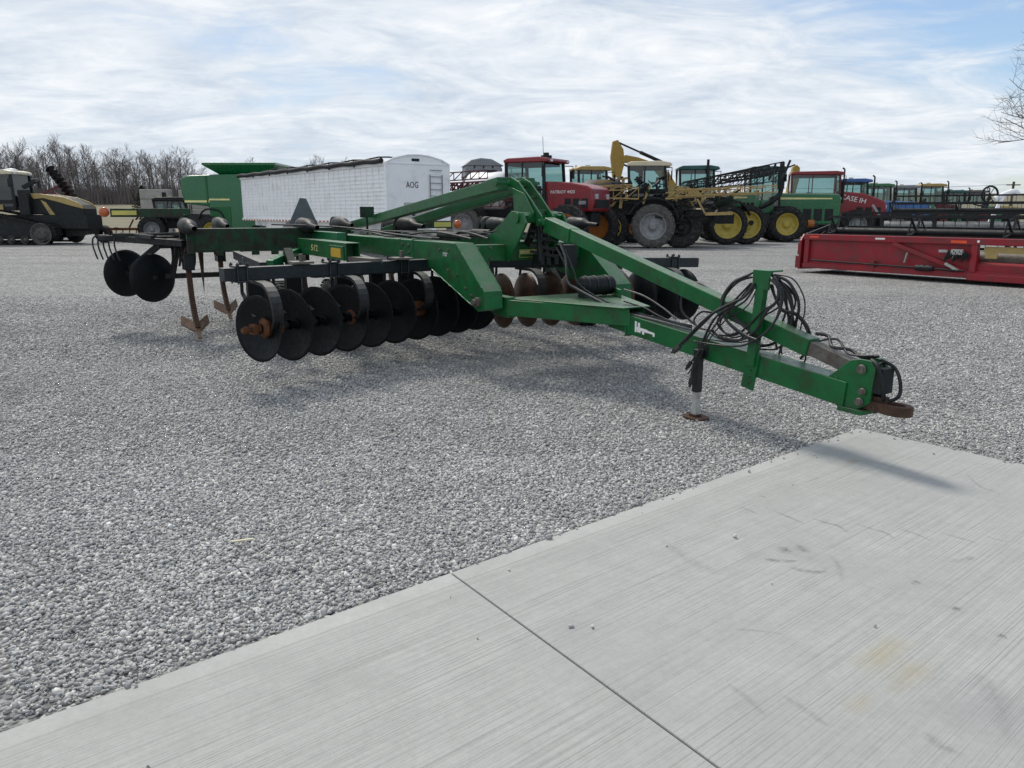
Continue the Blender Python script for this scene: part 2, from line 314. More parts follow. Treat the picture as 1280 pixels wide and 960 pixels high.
def scatter(name, d0, d1, dens, size, BV, BF, seed):
    rng = np.random.default_rng(seed); half = .66
    area = half * (d1**2 - d0**2) * 1.02; n = int(area * dens)
    d = np.sqrt(rng.uniform(d0**2, d1**2, n)); d = d[rng.uniform(0, 1, n) < np.clip((15.5 - d) / 5.5, 0, 1)]; n = len(d); x = d * rng.uniform(-.72, .72, n); y = d * .985
    q = np.stack([x, y], 1) - AP; a = q @ E1; b2 = q @ E2
    inside = (a > -.015) & (b2 > -.015); edge = np.minimum(a, b2)
    spill = inside & (rng.uniform(0, 1, n) < .16 * np.exp(-np.abs(edge) / .022) + .00025) & (edge > .004)
    keep = ~inside | spill; x, y, d, lift = x[keep], y[keep], d[keep], np.where(spill[keep], .034, 0.0); n = len(x)
    s = size * np.clip(rng.lognormal(0, .33, n), .45, 2.1)
    sc = np.stack([s * rng.uniform(.8, 1.35, n), s * rng.uniform(.6, 1.0, n), s * rng.uniform(.4, .8, n)], 1)
    V = BV[None] * (1 + rng.normal(0, .27, (n, len(BV), 1)).clip(-.5, .6)) * sc[:, None, :]
    A = rng.uniform(0, 2 * np.pi, n); T = rng.normal(0, .45, n); T2 = rng.normal(0, .45, n)
    def rot(V, ang, i, j):
        c, s_ = np.cos(ang)[:, None], np.sin(ang)[:, None]; a, b = V[..., i].copy(), V[..., j].copy(); V[..., i] = a * c - b * s_; V[..., j] = a * s_ + b * c
    rot(V, T, 1, 2); rot(V, T2, 0, 2); rot(V, A, 0, 1)
    V[..., 0] += x[:, None]; V[..., 1] += y[:, None]; V[..., 2] += (sc[:, 2] * rng.uniform(.1, .9, n) + lift)[:, None] + .004
    F = (BF[None] + (np.arange(n) * len(BV))[:, None, None]).reshape(-1)
    me = bpy.data.meshes.new(name); me.vertices.add(n * len(BV)); me.vertices.foreach_set('co', V.reshape(-1).astype(np.float32))
    nf = n * len(BF); me.loops.add(nf * 3); me.polygons.add(nf); me.polygons.foreach_set('loop_start', np.arange(nf, dtype=np.int32) * 3)
    me.loops.foreach_set('vertex_index', F.astype(np.int32)); me.update(calc_edges=True)
    at = me.attributes.new('tone', 'FLOAT', 'POINT'); tone = np.clip(rng.beta(1.6, 1.9, n), 0, 1); at.data.foreach_set('value', np.repeat(tone, len(BV)).astype(np.float32))
    me.materials.append(STONE); o = bpy.data.objects.new(name, me); COL.objects.link(o); o['kind'] = 'stuff'; o['label'] = 'loose grey crushed limestone covering the yard'; return o
scatter('loose_gravel', 1.7, 5.0, 6400, .0076, ICO, ICF, 3)
scatter('loose_gravel', 5.0, 8.5, 4000, .0090, OCT, OCF, 4)
scatter('loose_gravel', 8.5, 15.5, 2000, .0112, OCT, OCF, 5)

# ------------------------------------------------------------ concrete slab
def concrete():
    m = bpy.data.materials.new('broomed_concrete'); m.use_nodes = True; t = m.node_tree; p = t.nodes['Principled BSDF']; p.inputs['Roughness'].default_value = .8; p.inputs['Specular IOR Level'].default_value = .35
    tc = N(t, 'ShaderNodeTexCoord'); v = tc.outputs['Object']
    sp = N(t, 'ShaderNodeSeparateXYZ'); t.links.new(v, sp.inputs[0])
    mpn = N(t, 'ShaderNodeMapping'); mpn.inputs['Scale'].default_value = (.9, 170, 1); mpn.inputs['Rotation'].default_value = (0, 0, R(1.2)); t.links.new(v, mpn.inputs[0])
    mp2 = N(t, 'ShaderNodeMapping'); mp2.inputs['Scale'].default_value = (.45, 70, 1); t.links.new(v, mp2.inputs[0])
    l1 = noise(mpn.outputs[0], 1.0, 3, .6, 0, t); l2 = noise(mp2.outputs[0], 1.0, 3, .55, 0, t)
    wear = noise(v, 1.3, 6, .6, .4, t); fine = noise(v, 45, 6, .7, 0, t); mid = noise(v, 6, 8, .68, .5, t)
    border = ramp(sp.outputs[1], [(.098, 0), (.1, 1), (.104, 1), (.108, .15), (.125, .2), (.127, 1)], t)   # smooth trowelled strip along the edge
    lines = M('MULTIPLY', M('ADD', M('MULTIPLY', ramp(l1, [(.36, 0), (.46, 1)], t), .6, nt=t), M('MULTIPLY', ramp(l2, [(.38, 0), (.5, 1)], t), .4, nt=t), nt=t), 1.0, nt=t)
    amt = M('MULTIPLY', border, ramp(wear, [(.35, .35), (.6, 1)], t), nt=t)
    lv = M('ADD', M('MULTIPLY', M('SUBTRACT', lines, 1.0, nt=t), M('MULTIPLY', amt, .19, nt=t), nt=t), 1.0, nt=t)
    lv = M('MULTIPLY', lv, ramp(sp.outputs[1], [(0, 1.0), (.006, 1.07), (.097, 1.06), (.100, .72), (.103, 1.0), (.124, 1.0), (.127, .8), (.130, 1.0)], t), nt=t)
    tone = M('MULTIPLY', M('MULTIPLY', lv, ramp(wear, [(.3, .90), (.7, 1.06)], t), nt=t), M('MULTIPLY', ramp(mid, [(.3, .93), (.7, 1.05)], t), ramp(fine, [(.3, .93), (.7, 1.06)], t), nt=t), nt=t)
    c = N(t, 'ShaderNodeMix', data_type='RGBA', blend_type='MULTIPLY'); c.inputs[0].default_value = 1; c.inputs[6].default_value = (.385, .388, .372, 1); t.links.new(tone, c.inputs[7]); col = c.outputs[2]
    def spot(cx, cy, rx, ry, rgb, amt, sc=9):
        nonlocal col
        dx = M('DIVIDE', M('SUBTRACT', sp.outputs[0], cx, nt=t), rx, nt=t); dy = M('DIVIDE', M('SUBTRACT', sp.outputs[1], cy, nt=t), ry, nt=t)
        dd = M('SQRT', M('ADD', M('MULTIPLY', dx, dx, nt=t), M('MULTIPLY', dy, dy, nt=t), nt=t), nt=t)
        f = M('MULTIPLY', ramp(M('ADD', dd, M('MULTIPLY', M('SUBTRACT', noise(v, sc, 6, .7, .3, t), .35, nt=t), 1.3, nt=t), nt=t), [(.25, 1), (1.0, .0)], t), amt, nt=t)
        x = N(t, 'ShaderNodeMix', data_type='RGBA'); t.links.new(f, x.inputs[0]); t.links.new(col, x.inputs[6]); x.inputs[7].default_value = (*rgb, 1); col = x.outputs[2]
    for a in SPOTS: spot(*a)
    # small dark specks
    vo = N(t, 'ShaderNodeTexVoronoi'); vo.inputs['Scale'].default_value = 2.3; t.links.new(v, vo.inputs['Vector'])
    x = N(t, 'ShaderNodeMix', data_type='RGBA'); t.links.new(ramp(vo.outputs['Distance'], [(.012, .75), (.022, 0)], t), x.inputs[0]); t.links.new(col, x.inputs[6]); x.inputs[7].default_value = (.06, .055, .05, 1); col = x.outputs[2]
    t.links.new(col, p.inputs['Base Color'])
    b = N(t, 'ShaderNodeBump'); b.inputs['Strength'].default_value = .55; b.inputs['Distance'].default_value = .004
    t.links.new(M('ADD', M('MULTIPLY', lines, amt, nt=t), M('MULTIPLY', fine, .5, nt=t), nt=t), b.inputs['Height']); t.links.new(b.outputs[0], p.inputs['Normal'])
    return m
# local frame of the slab: x runs back along the left edge, y inward from it
def s2l(px, py):
    x = (px-640)/960.; y = (480-py)/960.; P = math.atan(214/960.); C, S = math.cos(P), math.sin(P)
    r = (x, C + y*S, y*C - S); k = -1.6 / r[2]; q = np.array((r[0]*k, r[1]*k)) - AP; return float(q @ E1), float(q @ E2)
SPOTS = []
for px, py, rx, ry, rgb, am in ((1063, 583, .10, .05, (.26, .22, .12), .5), (1095, 822, .26, .10, (.34, .29, .17), .5), (1125, 850, .24, .08, (.34, .29, .18), .45), (1060, 885, .14, .06, (.34, .29, .18), .35),
                                (985, 692, .22, .12, (.27, .27, .27), .35), (940, 700, .16, .1, (.28, .28, .28), .3), (1010, 705, .12, .16, (.27, .27, .27), .35), (1250, 700, .2, .2, (.32, .32, .32), .3), (700, 800, .3, .2, (.31, .31, .31), .35), (950, 900, .3, .3, (.31, .31, .31), .35), (1240, 900, .25, .3, (.28, .28, .29), .5)):
    lx, ly = s2l(px, py); SPOTS.append((lx, ly, rx * 1.0, ry * 1.0, rgb, am))
CONC = concrete()
def place_slab(o): o.location = (AP[0], AP[1], 0); o.rotation_euler = (0, 0, math.atan2(E1[1], E1[0])); o['kind'] = 'structure'
jx = s2l(560, 722)[0]; _q = s2l(880, 960); SK = (_q[0] - jx) / _q[1]   # the joint runs slightly skew to the edge
def panel(x0, x1, seed):
    k0, k1 = (0 if x0 == 0 else SK), SK
    b = MB(); b.prism([(x0, 0.0), (x1, 0.0), (x1 + k1*9, 9.0), (x0 + k0*9, 9.0)], 'z', -.12, .035); place_slab(b.build('concrete_slab', CONC, bevel=.006))
# E1 x E2 handedness: local y axis must point inward
sgn = E1[0]*E2[1] - E1[1]*E2[0]
panel(0, jx - .0035, 1); panel(jx + .0035, jx + 4.3, 2); panel(jx + 4.307, jx + 8.6, 3)
jm = mat('dark_joint_filler', (.02, .02, .02), .9)
jb = MB(); jb.prism([(jx - .003, .004), (jx + .003, .004), (jx + .003 + SK*8.98, 8.99), (jx - .003 + SK*8.98, 8.99)], 'z', -.1, .024); place_slab(jb.build('slab_joint', jm))
# ------------------------------------------------------------ the disk ripper (local x forward to the hitch, y to the far side)
RIP = thing('disk_ripper', 'large green disk ripper with dark disc gangs and a long hitch tongue, on the gravel', 'disk ripper', (1.5844, 5.9527, 0), R(-60))
def P(b, name, m, parent=None, bevel=0, label=None):
    o = b.build(name, m, parent if parent is not None else RIP, bevel)
    if label: o['label'] = label
    return o
# main frame
b = MB()
for s, zt in ((-1, 1.30), (1, 1.27)):
    y0, y1 = (-.89, -.69) if s < 0 else (.69, .89)
    # boxed side beam that bends down to the tongue pivot
    side = [(-8.3, zt - .21), (-4.0, zt - .22), (-3.37, zt - .30), (-2.42, .70), (-2.30, .655), (-2.14, .69), (-2.16, .86), (-2.20, .89), (-2.76, zt), (-8.3, zt)]
    b.prism(side, 'y', y0, y1)
    b.box(-3.9, -3.88, y0 - .008, y1 + .008, zt - .235, zt + .012) ; b.box(-4.30, -4.27, y0 - .006, y1 + .006, zt - .22, zt + .006)
b.box(-3.02, -2.84, -.69, .69, 1.10, 1.272)                 # front cross tube
frame = P(b, 'main_frame', 'green', bevel=.008)
b = MB()
b.box(-6.42, -6.20, -2.94, -.89, 1.105, 1.405); b.box(-6.42, -6.20, -.69, .69, 1.09, 1.29); b.box(-6.42, -6.20, .89, 2.94, 1.06, 1.29)
b.box(-6.26, -6.17, -2.98, -2.90, 1.09, 1.42)
for y in (-2.6, -2.15, -1.9, 1.5, 2.5): b.box(-6.20, -6.185, y - .05, y + .05, 1.06, 1.12); b.box(-6.20, -6.18, y, y+.012, 1.12, 1.28)
P(b, 'front_shank_beam', 'green_dirty', bevel=.008)
b = MB(); b.box(-7.75, -7.55, -3.0, -.89, 1.10, 1.30); b.box(-7.75, -7.55, -.69, .69, 1.09, 1.28); b.box(-7.75, -7.55, .89, 3.0, 1.06, 1.26)
P(b, 'rear_shank_beam', 'green_dirty', bevel=.008)
b = MB()
b.bar((-9.0, -1.33, 1.30), (-5.1, -1.33, 1.30), .12, .12); b.bar((-9.0, 1.33, 1.24), (-5.1, 1.33, 1.24), .12, .12)
for y in (-.35, .35): b.box(-7.55, -6.42, y - .06, y + .06, 1.12, 1.24)
b.bar((-6.1, -1.62, 1.10), (-5.2, -2.2, 1.0), .09, .09); b.bar((-5.45, 1.62, 1.1), (-4.7, 2.2, 1.03), .09, .09)
P(b, 'frame_rail', 'green_edge', bevel=.006)
# side arms: hollow tubes that carry the gangs
for y, z in ((-1.515, 1.17), (1.72, 1.115)):
    b = MB(); b.hollow((-6.18, y, z), (-4.13, y, z), .17, .20, .012); b.bar((-4.35, y, z), (-4.33, y, z), .15, .18)
    if y < 0: b.box(-4.72, -4.18, y - .098, y - .086, z - .098, z + .06)
    arm = P(b, 'gang_arm', 'green', bevel=.004)
    if y < 0:
        bb = MB(); bb.box(-4.62, -4.26, y - .106, y - .0985, z - .07, z + .03); P(bb, 'warning_sticker', 'yellow', arm)
        lettering('model_number', '512', .105, 'yellowletter', arm, (-5.50, y - .090, z - .035), (R(90), 0, 0), sx=1.9)
lettering('width_marking', "17'6\"", .058, 'whiteletter', frame, (-3.08, -.893, 1.155), (R(90), 0, 0))
b = MB(); b.box(-2.838, -2.832, -.10, .24, 1.13, 1.215); dec = P(b, 'name_plate', 'ylw', frame)
b = MB(); b.box(-2.834, -2.829, -.095, .235, 1.135, 1.165); P(b, 'name_plate_band', 'green', frame)
lettering('name_lettering', 'JOHN DEERE', .035, 'whiteletter', frame, (-2.828, -.085, 1.178), (R(90), 0, R(90)))
b = MB(); b.box(-2.83, -2.825, .15, .22, 1.138, 1.205); P(b, 'name_plate_mark', 'yellow', frame)
# wing lift linkage and lower frame, added to fill the dark behind the near gang
for y in (-2.45, -1.15):
    b = MB(); b.bar((-4.4, y, 1.02), (-5.9, y, 1.08), .08, .10); b.bar((-4.35, y, .98), (-4.55, y, .55), .10, .14); b.bar((-5.3, y, 1.05), (-4.8, y, .48), .12, .10); P(b, 'wheel_lift_frame', 'navy', bevel=.006)
for y in (-2.0, -1.3, 1.9): 
    b = MB(); b.cyl((-5.7, y, 1.02), (-4.9, y, .72), .05, 12); b.cyl((-4.9, y, .72), (-4.7, y, .64), .025, 10); P(b, 'wing_cylinder', 'blackm')
b = MB(); b.bar((-3.75, -2.1, .98), (-4.1, -.5, .98), .09, .10); P(b, 'gang_brace', 'navy', bevel=.005)
for y in (-2.7, -2.3, -1.75, -1.35, -1.0): 
    b = MB(); b.box(-4.05, -3.95, y - .02, y + .14, .62, 1.0); P(b, 'dark_fill_plate', 'disc_dark')  # added dark plates, standing in for the darkness between discs and beam
# bolt heads and weld seams on the frame
def bolt(p, d):
    b = MB(); p = Vector(p); b.cyl(p, p + Vector(d) * .022, .016, 6); P(b, 'bolt', 'greymetal', frame)
for x, z in ((-2.95, 1.22), (-2.95, 1.02), (-2.75, .98), (-3.15, 1.22), (-4.2, 1.15), (-4.2, 1.24), (-4.0, 1.15), (-4.0, 1.24), (-2.42, .80), (-2.55, .86)): bolt((x, -.885, z), (0, -1, 0))
for y in (-.6, -.45, .35, .5, .62): bolt((-2.845, y, 1.24), (1, 0, 0)); bolt((-2.845, y, 1.13), (1, 0, 0))
b = MB()
def weld(p0, p1, rr=.007):
    p0, p1 = Vector(p0), Vector(p1); n = max(3, int((p1-p0).length/.02)); b.tube([p0.lerp(p1, i/n) + Vector((rng_.uniform(-.002, .002), rng_.uniform(-.002, .002), rng_.uniform(-.002, .002))) for i in range(n + 1)], rr, 5)
rng_ = random.Random(3)
weld((-2.74, -.688, 1.28), (-2.20, -.688, .88)); weld((-2.84, -.688, 1.27), (-2.84, -.688, 1.10)); weld((-3.37, -.892, 1.0), (-2.42, -.892, .705)); weld((-2.76, -.892, 1.298), (-2.2, -.892, .89)); weld((-.95, -.088, .74), (-.95, -.088, .55)); weld((.46, -.088, .60), (.53, -.088, .60)); weld((1.18, -.072, .56), (1.24, -.072, .38)); weld((-2.84, .24, 1.275), (-2.84, .64, 1.275))
P(b, 'weld_bead', 'green_edge', frame)
# tongue
b = MB()
b.bar((-1.25, 0, .66), (.90, 0, .4845), .17, .165); b.hollow((.895, 0, .485), (1.262, 0, .455), .17, .165, .012)
P(b, 'tongue', 'green', bevel=.01)
b = MB()
for s in (-1, 1):
    b.prism([(-2.46, s*.66), (-2.10, s*.66), (-.95, s*.0851), (-1.35, s*.0851), (-2.10, s*.50), (-2.46, s*.50)] , 'z', .62, .775)
    b.box(-2.40, -2.10, s*.62 - .045, s*.62 + .045, .60, .80)
b.prism([(-2.20, -.60), (-2.05, -.60), (-.95, -.15), (-.95, .15), (-2.05, .60), (-2.20, .60)], 'z', .776, .788)
b.prism([(-2.10, .55), (-1.6, .33), (-1.6, .30), (-2.10, .52)], 'z', .788, .87)
b.box(-1.0, -.98, -.098, .098, .53, .735)
P(b, 'tongue_yoke', 'green', bevel=.006)
b = MB()
for s in (-1, 1):
    b.cyl((-2.28, s*.56, .75), (-2.28, s*.93, .75), .048, 16); b.cyl((-2.28, s*.93, .75), (-2.28, s*.96, .75), .03, 10)
P(b, 'pivot_pin', 'greymetal')
# worn white lettering remains on the tongue
b = MB(); y = -.0875
def tz(u): return .66 - (u + 1.25) * .0816
for u0, u1, dz0, dz1 in ((-.87, -.845, -.045, .05), (-.83, -.80, .0, .045), (-.845, -.70, -.022, .006), (-.84, -.79, -.04, -.02), (-.77, -.74, -.045, -.02), (-.70, -.62, -.02, .0), (-.63, -.605, -.035, -.002)):
    b.add([(u0, y, tz(u0) + dz0), (u1, y, tz(u1) + dz0), (u1, y, tz(u1) + dz1), (u0, y, tz(u0) + dz1)], [(0, 1, 2, 3)])
P(b, 'worn_lettering', 'whiteletter')
# hitch end
hp = [(1.10, .535), (1.20, .62), (1.272, .683), (1.342, .700), (1.418, .700), (1.454, .649), (1.44, .52), (1.433, .431), (1.31, .347), (1.229, .350), (1.17, .386)]
b = MB(); b.prism(hp, 'y', -.070, -.048); b.prism(hp, 'y', .048, .070); b.box(1.22, 1.40, -.09, .09, .345, .375)
hitch = P(b, 'hitch_plate', 'green', bevel=.004)
b = MB()
for x, z, r in ((1.365, .64, .036), (1.385, .50, .027), (1.37, .43, .032)):
    b.cyl((x, -.10, z), (x, .10, z), r*.7, 14); b.lathe([(0, r*.85), (.008, r*.85), (.008, r*.5)], (x, -.079, z), (0, -1, 0), 16)
P(b, 'hitch_bolt', 'greymetal', hitch)
b = MB()   # clevis: drawbar tongue with an eye
b.prism([(1.30, -.045), (1.47, -.055), (1.56, -.075), (1.62, -.07), (1.66, -.04), (1.67, 0), (1.66, .04), (1.62, .07), (1.56, .075), (1.47, .06), (1.30, .055),
         (1.30, .054), (1.47, .02), (1.53, .032), (1.58, .036), (1.62, .02), (1.632, 0), (1.62, -.02), (1.58, -.036), (1.53, -.032), (1.47, -.02), (1.30, -.054)], 'z', .385, .445)
b.box(1.30, 1.50, -.035, .035, .40, .475)
P(b, 'hitch_clevis', 'shank', bevel=.004)
b = MB()
for k in range(7): b.tube([(1.42 + .02*math.cos(a) + .004*k, .03*math.sin(a) - .02*(k % 3) + .02, .66 - .045*k + .03*math.cos(a+k)) for a in [i*math.pi/4 for i in range(8)]], .007, 5, closed=True)
b.tube(spline([(1.42, .02, .70), (1.50, .05, .66), (1.56, .03, .58), (1.58, .0, .50), (1.53, -.02, .46)]), .011, 6)
b.tube(spline([(1.40, -.04, .70), (1.47, -.07, .67), (1.51, -.06, .55), (1.50, -.03, .46)]), .014, 6)
b.box(1.42, 1.50, -.06, .05, .50, .66)
P(b, 'safety_chain', 'blackm')
# jack
b = MB(); b.box(-.055, .003, -.158, -.100, .22, .56); b.box(-.08, .03, -.095, -.0855, .50, .60)
jk = P(b, 'jack', 'black', bevel=.006)
b = MB(); b.box(-.049, -.003, -.153, -.105, .03, .22); P(b, 'jack_leg', 'jackgrey', jk, bevel=.004)
b = MB(); b.prism([(-.13, -.17), (-.08, -.215), (.03, -.215), (.085, -.17), (.085, -.09), (.03, -.05), (-.08, -.05), (-.13, -.09)], 'z', .004, .022); b.box(-.06, .01, -.165, -.10, .022, .04); P(b, 'jack_foot', 'shank', jk)
# hose post
b = MB(); b.bar((.455, -.095, .34), (.50, -.095, .62), .018, .115, up=(1, 0, 0)); b.bar((.49, -.105, .52), (.525, -.085, 1.12), .05, .075, up=(1, 0, 0))
b.box(.45, .60, -.11, -.09, 1.07, 1.205); b.box(.45, .60, -.11, .03, 1.195, 1.207); b.bar((.50, -.10, 1.1), (.50, .03, 1.19), .02, .03)
for i in range(5): b.cyl((.47 + .008*i, -.112, .38 + .05*i), (.47 + .008*i, -.103, .38 + .05*i), .008, 8)
P(b, 'hose_post', 'green', bevel=.004)
# levelling strut from mast to hitch
b = MB(); b.bar((-2.42, 0, 1.495), (.92, 0, .705), .115, .125); b.bar((-2.40, -.006, 1.48), (-1.95, -.006, 1.375), .135, .15)
strut = P(b, 'levelling_strut', 'green', bevel=.008)
b = MB(); b.bar((.92, 0, .705), (1.30, 0, .615), .085, .095); P(b, 'strut_end', 'greymetal', strut, bevel=.006)
b = MB(); b.tube(spline([(.92, .02, .80), (1.0, .05, .79), (1.10, -.03, .74), (1.2, .02, .73), (1.3, 0, .70), (1.4, .03, .72)]), .012, 6); b.tube(spline([(.98, -.03, .76), (1.08, .04, .78), (1.22, -.02, .71), (1.38, 0, .72)]), .008, 6); P(b, 'strut_cable', 'hose', strut)
# mast
b = MB()
for y0, y1 in ((-.27, -.245), (.215, .24)):
    b.prism([(-3.42, 1.273), (-2.84, 1.273), (-2.84, 1.09), (-2.80, 1.09), (-2.56, 1.33), (-2.42, 1.50), (-2.50, 1.60), (-2.72, 1.62), (-2.92, 1.50)], 'y', y0, y1)
for y0, y1 in ((-.245, -.19), (.16, .215)): b.bar((-2.83, (y0+y1)/2, 1.12), (-2.50, (y0+y1)/2, 1.58), .05, .03, up=(1, 0, 0))
b.cyl((-2.60, -.29, 1.55), (-2.60, .26, 1.55), .055, 16); b.cyl((-2.44, -.12, 1.50), (-2.44, .12, 1.50), .035, 12)
b.box(-3.3, -2.85, -.245, .215, 1.28, 1.30)
P(b, 'mast', 'green', bevel=.004)
b = MB()
rk = [(-3.20, 1.965), (-3.05, 1.98), (-2.88, 1.92), (-2.64, 1.745), (-2.42, 1.57), (-2.37, 1.48), (-2.45, 1.46), (-2.54, 1.54), (-2.72, 1.685), (-2.92, 1.84), (-3.10, 1.89), (-3.19, 1.89)]
for y0, y1 in ((-.09, -.072), (.052, .07)): b.prism(rk, 'y', y0, y1)
for (x, z) in ((-2.98, 1.90), (-2.78, 1.78), (-2.56, 1.64)): b.bar((x, -.08, z - .02), (x, .06, z - .02), .05, .02)
b.cyl((-3.08, -.26, 1.91), (-3.08, .25, 1.91), .035, 12)
b.prism([(-2.90, 1.50), (-2.56, 1.50), (-2.52, 1.60), (-2.72, 1.80), (-2.96, 1.86)], 'y', -.12, -.105); b.prism([(-2.90, 1.50), (-2.56, 1.50), (-2.52, 1.60), (-2.72, 1.80), (-2.96, 1.86)], 'y', .07, .085)
P(b, 'rocker_arm', 'green', bevel=.003)
for y, x1, z1 in ((-.18, -8.5, 1.355), (.16, -7.5, 1.305)):
    b = MB(); b.bar((-3.08, y, 1.90), (x1, y, z1), .12, .125); b.bar((-3.05, y, 1.905), (-3.30, y, 1.88), .135, .14); b.box(x1 - .1, x1 + .18, y - .10, y + .10, z1 - .12, z1 - .05)
    P(b, 'lift_brace', 'green', bevel=.008)
# lift cylinders and clutter behind the mast
b = MB(); b.cyl((-2.7, .02, 1.52), (-2.95, .02, 1.16), .045, 12); b.cyl((-2.7, .12, 1.48), (-2.62, .12, 1.12), .03, 10); b.cyl((-2.66, .02, 1.5), (-2.60, .02, 1.10), .028, 10)
for z in (1.2, 1.27, 1.36, 1.42): b.bar((-2.7, -.05, z), (-2.55, .18, z - .05), .02, .03)
P(b, 'lift_cylinder', 'blackm')
b = MB()
for y in (.02, .1, .2, .34): b.box(-2.75, -2.60, y, y + .05, 1.06, 1.16); b.cyl((-2.68, y + .02, 1.02), (-2.68, y + .02, 1.24), .016, 8)
b.box(-2.83, -2.62, .33, .50, 1.02, 1.26)
P(b, 'valve_block', 'blackm')
